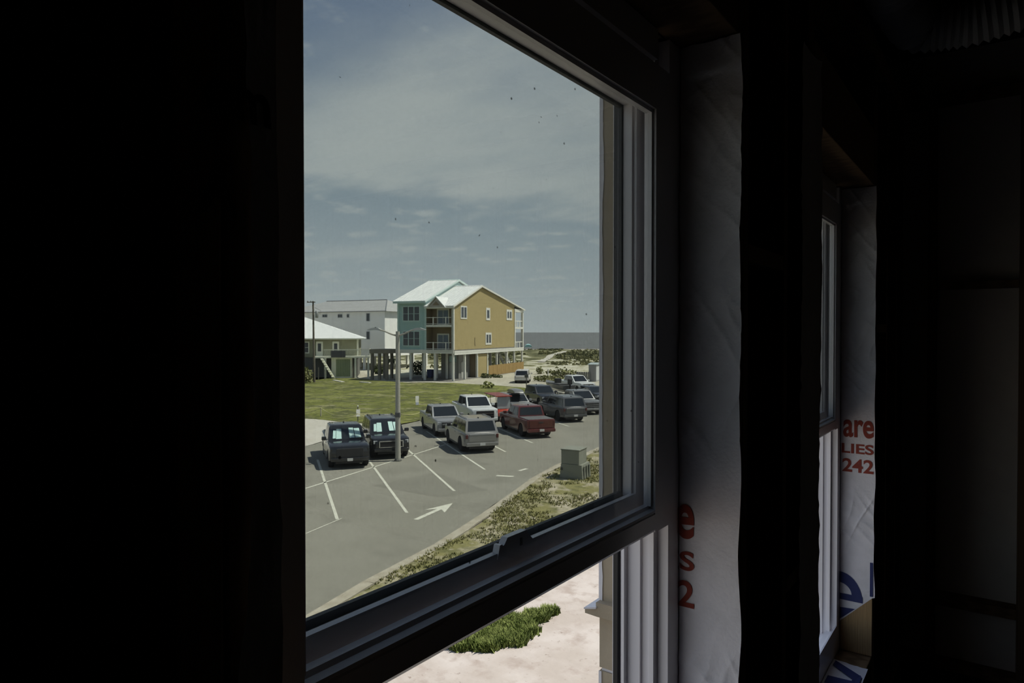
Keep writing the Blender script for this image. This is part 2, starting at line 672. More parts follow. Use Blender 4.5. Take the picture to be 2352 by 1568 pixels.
def make_window(k):
    a, b = OPEN[k]
    e = .0015
    win = sempty('window_%d' % (k + 1), ((XI + XO) / 2, (a + b) / 2, OZ0), 0,
                 ['white vinyl window nearest the camera with its lower sash raised', 'second white vinyl window beyond the dark studs'][k])
    ox, oy, oz = win.location

    def bl(m, name, mat, parent=win, smooth=False):
        m.v = [(p[0] - ox, p[1] - oy, p[2] - oz) for p in m.v]
        return m.build(name, mat, parent, smooth)
    # jambs
    bl(MB().prism([(x, b - e - d) for x, d in JAMB], OZ0 + e, OZ1 - e), 'jamb', VINYL)
    bl(MB().prism([(x, a + e + d) for x, d in JAMB], OZ0 + e, OZ1 - e), 'jamb', VINYL)
    bl(MB().prism([(x, OZ1 - e - min(d, .07)) for x, d in JAMB], a + .125, b - .125, 'y'), 'head_jamb', VINYL)
    for q0, q1 in ((b - e - .108, b - e), (a + e, a + e + .108)):
        bl(MB().box(-.7115, -.7005, q0, q1, OZ0 + e, OZ1 - e), 'screen_track', BLACKGASKET)
    for q0, q1 in ((b - e - .104, b - e), (a + e, a + e + .104)):
        bl(MB().box(-.715, -.712, q0, q1, OZ0 + e, OZ1 - e), 'brick_mould', VINYL)
    sillp = [(-.600, OZ0 + e), (-.600, 5.597), (-.606, 5.597), (-.609, 5.575), (-.640, 5.572), (-.642, 5.560), (-.690, 5.550), (-.692, 5.545), (-.722, 5.538), (-.722, OZ0 + e)]
    bl(MB().prism(sillp, a + .066, b - .066, 'y'), 'window_sill', VINYL)
    # raised inner sash
    y0, y1 = a + .066, b - .066
    zb, zt = 6.478, 7.462
    g0, g1, gz0, gz1 = a + .1265, b - .140, 6.527, 7.368
    s = MB()
    xa, xb = -.597, -.6235
    s.box(xb, xa, y0, g0, zb, zt)
    s.box(xb, xa, g1, y1, zb, zt)
    s.box(xb, xa, g0, g1, gz1, zt)
    # bottom rail: front face, drip groove, ledge sloping to the glass
    s.prism([(xa - .004, zb), (xa, zb + .006), (xa, zb + .038), (xa - .002, zb + .040), (xa, zb + .042), (xa - .001, zb + .046), (xa - .010, zb + .0495), (xa - .013, zb + .0555), (xb, zb + .0555), (xb, zb)], g0, g1, 'y')
    sash = bl(s, 'inner_sash', VINYL)
    # glazing bead, slightly recessed round the glass
    gb = MB()
    for (u0, u1) in ((g0, g0 + .007), (g1 - .007, g1)):
        gb.box(-.618, -.604, u0, u1, gz0 + .006, gz1)
    gb.box(-.618, -.604, g0 + .007, g1 - .007, gz1 - .008, gz1)
    gb.v = [(p[0] - ox, p[1] - oy, p[2] - oz) for p in gb.v]
    gb.build('glazing_bead', VINYL, sash)
    p = MB().box(-.6135, -.6125, g0 + .0005, g1 - .0005, zb + .050, gz1)
    p.v = [(q[0] - ox, q[1] - oy, q[2] - oz) for q in p.v]
    p.build('glass_pane', PANE, sash)
    # outer sash
    s = MB()
    xa, xb = -.640, -.684
    y0, y1 = a + .091, b - .091
    zb2, zt2 = 6.478, 7.462
    h0, h1, hz0, hz1 = a + .130, b - .144, 6.546, 7.393
    s.box(xb, xa, y0, h0, zb2, zt2)
    s.box(xb, xa, h1, y1, zb2, zt2)
    s.box(xb, xa, h0, h1, hz1, zt2)
    s.prism([(xa, zb2), (xa, 6.552), (xa - .001, 6.5545), (xa - .010, 6.5555), (xa - .0105, 6.548), (xa - .022, 6.546), (xb, 6.546), (xb, zb2)], h0, h1, 'y')
    sash2 = bl(s, 'outer_sash', VINYL)
    st = MB()
    for (u0, u1) in ((h0, h0 + .006), (h1 - .006, h1)):
        st.box(-.668, -.648, u0, u1, hz0, hz1)
    st.box(-.668, -.648, h0 + .006, h1 - .006, hz1 - .007, hz1)
    st.v = [(q[0] - ox, q[1] - oy, q[2] - oz) for q in st.v]
    st.build('glazing_bead', VINYL, sash2)
    ga = MB()
    for (u0, u1) in ((h0 + .001, h0 + .011), (h1 - .011, h1 - .001)):
        ga.box(-.678, -.670, u0, u1, hz0, hz1)
    ga.box(-.678, -.670, h0 + .011, h1 - .011, hz0, hz0 + .0115)
    ga.box(-.678, -.670, h0 + .011, h1 - .011, hz1 - .012, hz1)
    ga.v = [(q[0] - ox, q[1] - oy, q[2] - oz) for q in ga.v]
    ga.build('gasket', BLACKGASKET, sash2)
    p = MB().box(-.6695, -.6685, h0 + .0005, h1 - .0005, hz0 + .0005, hz1 - .0005)
    p.v = [(q[0] - ox, q[1] - oy, q[2] - oz) for q in p.v]
    p.build('glass_pane', PANE, sash2)
    # sash lock keeper on the meeting rail
    yk = a + .519
    lk = MB().prism([(yk, 6.546), (yk + .006, 6.567), (yk + .012, 6.567), (yk + .014, 6.5645), (yk + .018, 6.565), (yk + .026, 6.5745), (yk + .079, 6.5745), (yk + .086, 6.566), (yk + .099, 6.554), (yk + .104, 6.546)], -.6505, -.6385, 'x')
    lk.v = [(q[0] - ox, q[1] - oy, q[2] - oz) for q in lk.v]
    lk.build('sash_lock', VINYL, sash2)
    nb = MB().cbox(-.6388, -.6372, yk + .060, yk + .066, 6.553, 6.565, .0004)
    nb.v = [(q[0] - ox, q[1] - oy, q[2] - oz) for q in nb.v]
    nb.build('lock_slot', BLACKGASKET, sash2)
    return win


make_window(0)
make_window(1)

# ------------------------------------------------------------------ house wrap on the reveals
WRAP = pmat('house_wrap', (.80, .775, .80), .75, 0, .2, (.86, .83, .86), 14, bump=.12, bscale=120)
INKRED = pmat('red_ink', (.33, .075, .055), .8, 0, .1)
INKBLUE = pmat('blue_ink', (.055, .065, .17), .8, 0, .1)


def wrinkle(u, v, s=0.0):
    n = noise.noise((u * 9 + s, v * 5.0, s)) * .0035
    f = noise.noise((u * 7 + s + 3, v * 13 + u * 14, s * 2)) 
    n += (1 - abs(f)) ** 6 * .003
    f2 = noise.noise((u * 9 + s + 13, v * 9 - u * 11, s * 2 + 4))
    n += (1 - abs(f2)) ** 8 * .0025
    return n


def sheet(name, fn, us, vs, mat, parent=None, th=0.0007, smooth=True):
    m = MB()
    nu, nv = len(us), len(vs)
    V = [fn(u, v) for v in vs for u in us]
    Fc = [(j * nu + i, j * nu + i + 1, (j + 1) * nu + i + 1, (j + 1) * nu + i) for j in range(nv - 1) for i in range(nu - 1)]
    m.add(V, Fc)
    return m.build(name, mat, parent, smooth)


def lin(a, b, n):
    return [a + (b - a) * i / (n - 1) for i in range(n)]


def put_text(name, s, size, mat, parent, place, bold=.0, fitw=None, fith=None):
    """place(u,v) -> 3-D; u runs right along the writing, ends at 0"""
    vs, fs = text_mesh(s, size, bold)
    x0 = min(v[0] for v in vs)
    x1 = max(v[0] for v in vs)
    z0 = min(v[1] for v in vs)
    z1 = max(v[1] for v in vs)
    sx = (fitw / (x1 - x0)) if fitw else 1
    sz = (fith / (z1 - z0)) if fith else sx
    bm = bmesh.new()
    bv = [bm.verts.new(v) for v in vs]
    for f in fs:
        try:
            bm.faces.new([bv[i] for i in f])
        except ValueError:
            pass
    bmesh.ops.triangulate(bm, faces=bm.faces[:])
    bm.verts.index_update()
    vs = [v.co[:] for v in bm.verts]
    fs = [[v.index for v in f.verts] for f in bm.faces]
    bm.free()
    m = MB()
    m.add([place((v[0] - x1) * sx, (v[1] - z0) * sz) for v in vs], fs)
    me = bpy.data.meshes.new(name)
    me.from_pydata(m.v, [], m.f)
    me.materials.append(mat)
    return link(name, me, parent)


for k in range(2):
    a, b = OPEN[k]
    yb = b - .004
    seed = 3.0 + 9 * k
    ztear0, ztear1 = (OZ0 + .004, OZ0 + .004) if k == 0 else (5.60, 5.735)

    def fy(x, z, s=seed, yb=yb):
        t = 1.0
        for c0, w0 in ((6.40, .17), (5.74, .16)):
            q = max(0.0, min(1.0, (abs(z - c0) - w0) / .12))
            t = min(t, .16 + .84 * q * q * (3 - 2 * q))
        return yb - wrinkle(x, z, s) * t * 1.7
    sheetus = lin(0, 1, 34)

    def f_rev(u, v):
        xx = -.5985 + (u * .1345)
        zlo = ztear0 + (ztear1 - ztear0) * u
        zz = zlo + (OZ1 - .003 - zlo) * v
        # the edge at the stud corner is a little ragged
        if u > .999:
            xx += .006 * noise.noise((zz * 6, seed, 0)) + .002
        return (xx, fy(xx, zz), zz)
    wr = sheet('house_wrap', f_rev, sheetus, lin(0, 1, 420), WRAP)
    tag(wr, ['pale crinkled house wrap on the far reveal of the near window', 'pale house wrap with blue letters on the far reveal of the second window'][k], 'house wrap', 'sheets of house wrap round the windows')
    xr_, z1_, sc = ((-.563, 6.434, 1.0), (-.4665, 6.433, 1.0))[k]
    for s, dz, hh, ww in ((('are', 0, .078, .122), ('LIES', -.072, .044, .128), ('242', -.155, .060, .125))):
        put_text('lettering', s, .1, INKRED, wr, lambda u, v, dz=dz: (xr_ + u, fy(xr_ + u, z1_ + dz + v) - .0022, z1_ + dz + v), bold=.0022, fitw=ww, fith=hh)
    if k == 1:
        # big sideways blue letters running down to the tear
        m = MB()
        cxx, czz = -.600, 5.700
        pts = []
        for i in range(15):
            t = R(90) * i / 14
            pts.append((cxx + .094 * math.cos(t), czz + .125 * math.sin(t)))
        for i in range(15):
            t = R(90) * (14 - i) / 14
            pts.append((cxx + .050 * math.cos(t), czz + .026 + .050 * math.sin(t)))
        n = 15
        vs = [(p[0], fy(*p) - .0024, p[1]) for p in pts]
        m.add(vs, [(i, i + 1, 2 * n - 2 - i, 2 * n - 1 - i) for i in range(n - 1)])
        m.add([(q[0], fy(*q) - .0024, q[1]) for q in ((-.60, 5.70), (-.506, 5.70), (-.506, 5.728), (-.60, 5.728))], [(0, 1, 2, 3)])
        m.build('lettering', INKBLUE, wr)
        m = MB()
        zs = lin(5.738, 5.888, 8)
        vs = []
        for z in zs:
            vs += [(-.4775, fy(-.4775, z) - .0024, z), (-.4655, fy(-.4655, z) - .0024, z)]
        m.add(vs, [(2 * i, 2 * i + 1, 2 * i + 3, 2 * i + 2) for i in range(7)])
        m.build('lettering', INKBLUE, wr)
        m = MB()
        m.add([(q[0], fy(*q) - .0024, q[1]) for q in ((-.598, 5.612), (-.585, 5.622), (-.536, 5.668), (-.598, 5.664))], [(0, 1, 2, 3)])
        m.build('lettering', INKBLUE, wr)
    # paper on the sill
    zs_ = OZ0 + .003

    def f_sill(u, v, a=a, b=b):
        yy = a + .004 + v * (b - .008 - a)
        xx = -.5985 + u * .136
        cut = b - .02 - .13 * u - .11 * (1 if k else 0) * (1 - u)
        yy = a + .004 + v * (cut - a)
        return (xx, yy, zs_ + wrinkle(xx, yy, seed + 5) * .9)
    ws = sheet('house_wrap', f_sill, lin(0, 1, 14), lin(0, 1, 60), WRAP)
    tag(ws, ['house wrap laid over the sill of the near window', 'house wrap with a sideways blue letter on the sill of the second window'][k], 'house wrap', 'sheets of house wrap round the windows')
    if k == 1:
        def sp(x, y):
            return (x, y, zs_ + wrinkle(x, y, seed + 5) * .9 + .0045)
        m = MB()
        # two strokes meeting at the room side: a letter lying on its side
        ax = [(-.588, 3.205), (-.588, 3.145), (-.500, 3.070), (-.478, 3.120)]
        bx_ = [(-.588, 3.045), (-.588, 2.975), (-.478, 2.985), (-.478, 3.055)]
        for q in (ax, bx_):
            m.add([sp(*p) for p in q], [(0, 1, 2, 3)])
        m.add([sp(*p) for p in ((-.500, 3.075), (-.478, 3.125), (-.470, 3.10), (-.470, 2.99), (-.500, 2.985))], [(0, 1, 2, 3, 4)])
        m.build('lettering', INKBLUE, ws)
        # registered mark
        m = MB()
        n = 28
        vs = []
        for rr in (.020, .0165):
            for i in range(n):
                t = 2 * math.pi * i / n
                vs.append(sp(-.567 + rr * .8 * math.cos(t), 2.905 + rr * 1.3 * math.sin(t)))
        m.add(vs, [(i, (i + 1) % n, (i + 1) % n + n, i + n) for i in range(n)])
        m.build('lettering', INKBLUE, ws)
        put_text('lettering', 'R', .03, INKBLUE, ws, lambda u, v: sp(-.575 + v * 1.0, 2.893 - u * -1.0 + .022), bold=.0006, fitw=.024, fith=.018)
    # paper lapped over the stud face on the near side of each opening, hanging a little loose

    def f_face(u, v, a=a):
        zz = OZ0 + .01 + v * (OZ1 + .16 - OZ0)
        yy = a - .175 + u * .178
        edge = (a - .055 - .03 * math.sin(zz * 2.3 + 1.1) + .012 * noise.noise((zz * 3, 1.5, 2)) if k == 0 else a - .175)
        yy = edge + u * (a + .004 + (.0 if k == 0 else .030 * noise.noise((zz * 1.7, 4.4, 7)) + .012) - edge)
        return (XS + .004 + wrinkle(yy, zz, seed + 20) * 1.2 + (.012 * (u ** 3) if k else 0), yy, zz)
    wf_ = sheet('house_wrap', f_face, lin(0, 1, 14), lin(0, 1, 110), WRAP)
    tag(wf_, ['dark lap of house wrap left of the near window', 'loose wavy house wrap edge hanging before the second window'][k], 'house wrap', 'sheets of house wrap round the windows')
    if k == 0:
        for s, yr, zz, hh, ww in (('om', .322, 7.057, .026, .055), ('A', .292, 6.985, .040, .032)):
            put_text('lettering', s, .1, pmat('black_ink', (.03, .03, .03), .8), wf_,
                     lambda u, v, yr=yr, zz=zz: (XS + .0058 + wrinkle(yr + u, zz + v, seed + 20) * 1.2, yr + u, zz + v), bold=.003, fitw=ww, fith=hh)

# torn-off wood of the second reveal shows below the paper: the stud itself, plus the sill lumber
GRAIN = wood_mat('raw_lumber', (.20, .12, .055), (.55, .37, .19), (30, 3, 1.6))
o = MB().cbox(-.598, XS + .002, OPEN[1][1] - .0036, OPEN[1][1] - .0005, OZ0 + .0035, 5.80, .0004).build('reveal_board', GRAIN, wl)

# flexible duct below the ceiling
DUCT = pmat('white_duct_jacket', (.42, .42, .42), .55, 0, .3, bump=.1, bscale=40)
pts, rr = [], []
cpts = [(-.36, 2.4, 8.20), (-.36, 2.95, 8.18), (-.30, 3.18, 8.11), (-.12, 3.2, 8.10), (.10, 3.2, 8.13), (.5, 3.15, 8.15), (1.4, 3.0, 8.2)]
for i in range(len(cpts) - 1):
    p, q = Vector(cpts[i]), Vector(cpts[i + 1])
    for j in range(14):
        t = j / 14
        pts.append(p.lerp(q, t))
for _ in range(6):
    pts = [pts[0]] + [(pts[i - 1] + pts[i] * 2 + pts[i + 1]) / 4 for i in range(1, len(pts) - 1)] + [pts[-1]]
pts = [p for p in pts if True]
pts2, rr = [], []
for i, p in enumerate(pts):
    pts2.append(p)
    rr.append(.085 + (.009 if i % 2 else -.006))
d = MB().path(pts2, rr, 20).build('duct_hose', DUCT, None, True)
tag(d, 'white ribbed flexible air duct hanging below the dark ceiling', 'duct')

# ------------------------------------------------------------------ outside trim seen beside the glass
tr = sempty('trim_1', (-.76, 1.52, 3.0), 0, 'tan outer pier with white caulk beside the window')


def tb(m, name, mat):
    m.v = [(p[0] + .76, p[1] - 1.52, p[2] - 3.0) for p in m.v]
    return m.build(name, mat, tr)


tb(MB().box(-.790, XO - .0005, 1.452, 1.96, 6.256, 8.6), 'pier_panel', STUCCO)
tb(MB().box(-.790, XO - .0005, 1.452, 1.96, 6.092, 6.222), 'pier_panel', STUCCO)
tb(MB().box(-.790, XO - .0005, 1.452, 1.96, 3.0, 6.084), 'pier_panel', STUCCO)
tb(MB().box(-.785, XO - .0005, 1.456, 1.955, 6.084, 6.092), 'caulk_joint', CAULK)
tb(MB().prism([(-.786, 6.222), (-.818, 6.224), (-.818, 6.236), (-.788, 6.243), (-.788, 6.256), (XO - .0005, 6.256), (XO - .0005, 6.222)], 1.43, 1.97, 'y'), 'ledge', STUCCO)
tb(MB().prism([(-.8185, 6.2345), (-.786, 6.2425), (-.786, 6.247), (-.8185, 6.238)], 1.425, 1.972, 'y'), 'ledge_cap', CAULK)
for (za, zb) in ((6.256, 8.55), (3.2, 6.084)):
    m = MB()
    n = 160
    vs = []
    for i in range(n):
        z = za + (zb - za) * i / (n - 1)
        wv = .010 + .0035 * noise.noise((z * 9, 2.2, 0)) + .002 * noise.noise((z * 31, 5.2, 0))
        vs += [(-.7915, 1.4505, z), (-.7915 + wv, 1.4495, z)]
    m.add(vs, [(2 * i, 2 * i + 1, 2 * i + 3, 2 * i + 2) for i in range(n - 1)])
    tb(m, 'caulk_bead', CAULK)


# ================================================================== OUTSIDE: GROUND
def jag(poly, step, amp, seed):
    """resample a closed polygon and roughen its edge"""
    out = []
    n = len(poly)
    for i in range(n):
        a, b = Vector(poly[i][:2]), Vector(poly[(i + 1) % n][:2])
        L = (b - a).length
        k = max(1, int(L / step))
        nr = Vector((-(b - a).y, (b - a).x)) / max(L, 1e-6)
        for j in range(k):
            p = a.lerp(b, j / k)
            out.append(p + nr * amp * (noise.noise((p.x * .35 + seed, p.y * .35, seed)) + .5 * noise.noise((p.x * 1.3 + seed, p.y * 1.3, seed))))
    return out


def flat(name, poly, z, mat, label):
    bm = bmesh.new()
    vs = [bm.verts.new((p[0], p[1], z)) for p in poly]
    f = bm.faces.new(vs)
    if f.normal.z < 0:
        f.normal_flip()
    bmesh.ops.triangulate(bm, faces=bm.faces[:])
    me = bpy.data.meshes.new(name)
    bm.to_mesh(me)
    bm.free()
    me.materials.append(mat)
    return struct(link(name, me), label)


SAND = ground_mat('pale_sand', [((.205, .183, .163), 1, 0, 1), ((.245, .225, .208), .6, .42, .62), ((.178, .152, .134), 2.2, .52, .68), ((.13, .105, .09), 9, .63, .72)], .12, 4)
SANDW = ground_mat('white_sand', [((.45, .43, .375), 1, 0, 1), ((.50, .48, .43), .5, .4, .6), ((.39, .37, .32), 1.4, .56, .72)], .1, 5)
DIRT = ground_mat('packed_sand_drive', [((.39, .37, .30), 1, 0, 1), ((.45, .43, .355), .25, .4, .6), ((.32, .30, .235), .8, .52, .68)], .05, 4)
ASPH = ground_mat('worn_asphalt', [((.215, .209, .176), 1, 0, 1), ((.238, .232, .198), .12, .42, .6), ((.192, .187, .158), .35, .52, .66), ((.25, .245, .212), 1.6, .62, .78)], .03, 40)
ASPHD = ground_mat('newer_asphalt_patch', [((.190, .185, .157), 1, 0, 1), ((.205, .20, .170), .5, .4, .7)], .03, 40)
LAWN = ground_mat('patchy_lawn', [((.130, .142, .036), 1, 0, 1), ((.185, .195, .058), .14, .45, .56), ((.095, .102, .040), .45, .50, .58), ((.27, .255, .14), .30, .57, .66), ((.065, .072, .030), 1.5, .53, .64), ((.22, .215, .10), .9, .58, .66)], .8, 1.2)
VERGE = ground_mat('patchy_verge', [((.38, .34, .25), 1, 0, 1), ((.215, .20, .085), .55, .40, .54), ((.13, .13, .055), 1.6, .50, .64), ((.42, .375, .29), 1.1, .56, .64)], .5, 3.0)
CONCD = pmat('concrete_slab', (.17, .165, .15), .9, 0, .1, (.21, .20, .185), 2)
KERB = pmat('concrete_kerb', (.33, .30, .235), .9, 0, .1, (.40, .37, .30), 2.5)
LINE = pmat('line_paint', (.56, .56, .48), .8, 0, .2, (.42, .42, .355), 5, .45, .75)
SEAM = ground_mat('sea_water', [((.115, .12, .12), 1, 0, 1), ((.155, .16, .158), .03, .45, .6), ((.085, .09, .092), .1, .5, .65)], .9, .25, .5)

# world base and sea
c_ = Vector((-90, 90, 0))
flat('ground', [(-260, -80), (120, -80), (120, 330), (-60, 330), (-200, 200), (-260, 120)], -.06, SAND, 'pale sand ground round the houses')
flat('sand_field', [(-250, -70), (-31, -70), (-33, 12), (-44, 72), (-36, 100), (-30, 130), (-60, 320), (-190, 195), (-250, 115)], -.035, DIRT, 'packed pale sand round the stilt houses')
far = Vector((-math.sin(YAW), math.cos(YAW), 0))
rgt = Vector((math.cos(YAW), math.sin(YAW), 0))


def cs(r, f, z=0):
    return rgt * r + far * f + Vector((0, 0, z))


sea = [cs(-4000, 236), cs(4000, 236), cs(40000, 40000), cs(-40000, 40000)]
flat('sea', sea, -.9, SEAM, 'calm grey sea reaching the horizon')


# dunes
def dune_h(r, f):
    w_ = max(0, min(1, (f - 118) / 60))
    h = w_ * (1.15 + .9 * noise.noise((r * .035, f * .03, 3)) + .45 * noise.noise((r * .11, f * .09, 8)) + .2 * noise.noise((r * .35, f * .3, 9)))
    h += .18 * noise.noise((r * .2, f * .2, 1)) * min(1, max(0, (f - 104) / 10))
    e_ = max(0, min(1, (f - 214) / 24))
    return h * (1 - e_) - 1.4 * e_


DUNE = bpy.data.materials.new('dune_sand_and_sea_oats')
DUNE.use_nodes = True
nt = DUNE.node_tree
b = nt.nodes['Principled BSDF']
b.inputs['Roughness'].default_value = .95
b.inputs['Specular IOR Level'].default_value = .1
t_ = nt.nodes.new('ShaderNodeTexCoord')
sp_ = nt.nodes.new('ShaderNodeSeparateXYZ')
nt.links.new(t_.outputs['Object'], sp_.inputs[0])
n_ = nt.nodes.new('ShaderNodeTexNoise')
n_.inputs['Scale'].default_value = .16
n_.inputs['Detail'].default_value = 10
n_.inputs['Roughness'].default_value = .70
nt.links.new(t_.outputs['Object'], n_.inputs['Vector'])
mr = nt.nodes.new('ShaderNodeMapRange')       # vegetation holds the seaward dunes
mr.inputs[1].default_value = 118
mr.inputs[2].default_value = 165
mr.inputs[3].default_value = -.12
mr.inputs[4].default_value = .075
nt.links.new(sp_.outputs[1], mr.inputs[0])
ad = nt.nodes.new('ShaderNodeMath')
nt.links.new(n_.outputs[0], ad.inputs[0])
nt.links.new(mr.outputs[0], ad.inputs[1])
rp = nt.nodes.new('ShaderNodeValToRGB')
for i, (p, c) in enumerate([(.42, (.48, .465, .38)), (.48, (.40, .385, .275)), (.52, (.185, .18, .095)), (.62, (.085, .088, .045))]):
    e = rp.color_ramp.elements[i] if i < 2 else rp.color_ramp.elements.new(p)
    e.position = p
    e.color = (*c, 1)
nt.links.new(ad.outputs[0], rp.inputs[0])
nt.links.new(rp.outputs[0], b.inputs['Base Color'])
m = MB()
NR, NF = 120, 90
for j in range(NF):
    f_ = 104 + (242 - 104) * (j / (NF - 1)) ** 1.05
    for i in range(NR):
        r_ = -150 + 300 * i / (NR - 1)
        m.v.append((r_, f_, dune_h(r_, f_) - .04))
m.f = [(j * NR + i, j * NR + i + 1, (j + 1) * NR + i + 1, (j + 1) * NR + i) for j in range(NF - 1) for i in range(NR - 1)]
dn = struct(m.build('dunes', DUNE, None, True), 'grassy sand dunes before the sea')
dn.rotation_euler = (0, 0, YAW)

# tufts of dune grass and a sandy footpath
rnd_ = random.Random(12)
m = MB()
for _ in range(5200):
    f_ = rnd_.uniform(128, 222)
    r_ = rnd_.uniform(-.12, .22) * f_
    if noise.noise((r_ * .09, f_ * .07, 5)) + .004 * (f_ - 150) < -.12 or abs(r_ - (.045 + (f_ - 150) / 50 * .031) * f_) < 1.6:
        continue
    z_ = dune_h(r_, f_) - .05
    a_ = rnd_.uniform(0, 6.28)
    w_, h_ = rnd_.uniform(.3, .8), rnd_.uniform(.25, .6)
    m.add([(r_ - w_ * math.cos(a_), f_ - w_ * math.sin(a_), z_), (r_ + w_ * math.cos(a_), f_ + w_ * math.sin(a_), z_), (r_ + rnd_.uniform(-.2, .2), f_, z_ + h_)], [(0, 1, 2)])
me = bpy.data.meshes.new('dune_grass')
me.from_pydata(m.v, [], m.f)
me.materials.append(pmat('sea_oats', (.16, .16, .08), .9, 0, .1, (.24, .23, .12), .3))
dg_ = tag(link('dune_grass', me), 'clumps of sea oats growing over the dunes', 'grass', None, 'stuff')
dg_.rotation_euler = (0, 0, YAW)
m = MB()
vs = []
for i in range(40):
    t = i / 39
    f_ = 146 + 58 * t
    r_ = (.043 + .034 * t) * f_
    w_ = .8 + .3 * noise.noise((i * .3, 2, 2))
    vs += [(r_ - w_, f_, dune_h(r_ - w_, f_) + .10), (r_ + w_, f_, dune_h(r_ + w_, f_) + .10)]
m.add(vs, [(2 * i, 2 * i + 1, 2 * i + 3, 2 * i + 2) for i in range(39)])
fpth = struct(m.build('footpath', SANDW, None, True), 'pale sand footpath climbing the dune')
fpth.rotation_euler = (0, 0, YAW)

# parking lot
TD = Vector((math.cos(R(102.8)), math.sin(R(102.8)), 0))       # along the divider line
ND = Vector((math.cos(R(-35)), math.sin(R(-35)), 0))           # along the stalls, towards the building
P0 = Vector((-27.92, 31.66, 0))
lot = [(-11.0, -12.0), (-13.6, 9.9), (-14.35, 12.8), (-15.0, 16.4), (-16.0, 20.0), (-17.0, 23.2), (-18.1, 26.6), (-18.9, 30.0), (-19.6, 35.4), (-22.5, 50), (-25.5, 64), (-31, 90), (-37.6, 94),
       (-43.6, 72), (-42.6, 62.6), (-40.4, 53), (-37.6, 42.5), (-36.5, 36), (-35.6, 29.8), (-34.2, 25.8), (-32.0, 10), (-28, -12)]
flat('parking_lot', jag(lot, 1.2, .10, 2), -.002, ASPH, 'grey asphalt parking lot with angled stalls')
flat('asphalt_patch', jag([G(855, 1115).to_2d(), G(1000, 1085).to_2d(), G(1120, 1125).to_2d(), G(1010, 1140).to_2d()], .5, .12, 5), .002, ASPHD, 'darker patch of asphalt in the drive lane')
flat('asphalt_patch', jag([G(985, 1055).to_2d(), G(1060, 1052).to_2d(), G(1130, 1066).to_2d(), G(1040, 1068).to_2d()], .5, .1, 6), .002, ASPHD, 'darker asphalt strip behind the stalls')
# kerb along the verge
kl = [Vector((-13.45, 8.0)), Vector((-13.6, 9.9)), Vector((-14.35, 12.8)), Vector((-15.0, 16.4)), Vector((-16.0, 20.0)), Vector((-17.0, 23.2)), Vector((-18.1, 26.6)), Vector((-18.9, 30.0)), Vector((-19.6, 35.4)), Vector((-20.6, 40)), Vector((-22.5, 50)), Vector((-25.5, 64))]
kb = MB()
for i in range(len(kl) - 1):
    a_, b_ = kl[i], kl[i + 1]
    n = max(1, int((b_ - a_).length / .8))
    nr = Vector((-(b_ - a_).y, (b_ - a_).x)).normalized() * -1
    for j in range(n):
        p, q = a_.lerp(b_, j / n), a_.lerp(b_, (j + 1) / n)
        w0 = .34 + .10 * noise.noise((p.x, p.y, 4))
        w1 = .34 + .10 * noise.noise((q.x, q.y, 4))
        vs = [(p.x, p.y, -.03), (q.x, q.y, -.03), (q.x + nr.x * w1, q.y + nr.y * w1, -.03), (p.x + nr.x * w0, p.y + nr.y * w0, -.03)]
        vs += [(v[0], v[1], .03) for v in vs]
        kb.add(vs, [(0, 3, 2, 1), (4, 5, 6, 7), (0, 1, 5, 4), (1, 2, 6, 5), (2, 3, 7, 6), (3, 0, 4, 7)])
struct(kb.build('trim_2', KERB), 'broken sandy concrete kerb beside the parking lot')


def painted(name, a, b, wd_, label, n=None):
    d = (b - a).normalized()
    s = Vector((-d.y, d.x, 0)) * wd_ / 2
    m = MB()
    vs = [a - s, b - s, b + s, a + s]
    m.add([(p.x, p.y, .004) for p in vs], [(0, 1, 2, 3)])
    return struct(m.build(name, LINE), label)


for k in range(-4, 8):
    c = P0 + TD * (3.87 * k)
    la, lb = 5.9, {-3: 6.9, -2: 9.3, -1: 9.0, 0: 8.5}.get(k, 7.4)
    lb = {-4: 7, -3: 6.6, -2: 9.4, -1: 9.35, 0: 8.2, 1: 6.6, 2: 7.0, 3: 6.5}.get(k, 6.6)
    painted('stall_line', c - ND * la, c + ND * lb, .12, 'white stall line painted on the asphalt')
painted('divider_line', P0 - TD * 26, P0 + TD * 30, .12, 'long white line between the two rows of stalls')
painted('lane_line', G(1215, 1100), G(1262, 1104), .14, 'short white line at the edge of the lane')
painted('lane_line', G(1190, 1120), G(1215, 1122), .14, 'faint short white line by the kerb')
painted('lane_line', G(1140, 1092), G(1180, 1094), .25, 'faint worn white mark in the lane')
painted('lane_line', G(1192, 1081), G(1210, 1076), .2, 'small worn white mark in the lane')
painted('lane_line', G(695, 1228), G(785, 1190), .05, 'thin pale seam across the lane')
# arrow
at_, ah = G(955, 1193), G(1040, 1155)
d = (ah - at_).normalized()
s = Vector((-d.y, d.x, 0))
L_ = (ah - at_).length
m = MB()
hb = L_ * .48
pt = [at_ - s * .10, at_ + d * (hb + .35) - s * .10, at_ + d * hb - s * .46, ah, at_ + d * hb + s * .46, at_ + d * (hb + .35) + s * .10, at_ + s * .10]
m.add([(p.x, p.y, .004) for p in pt], [(0, 1, 5, 6), (1, 2, 3), (1, 3, 5), (3, 4, 5)])
struct(m.build('lane_arrow', LINE), 'white painted arrow in the drive lane')

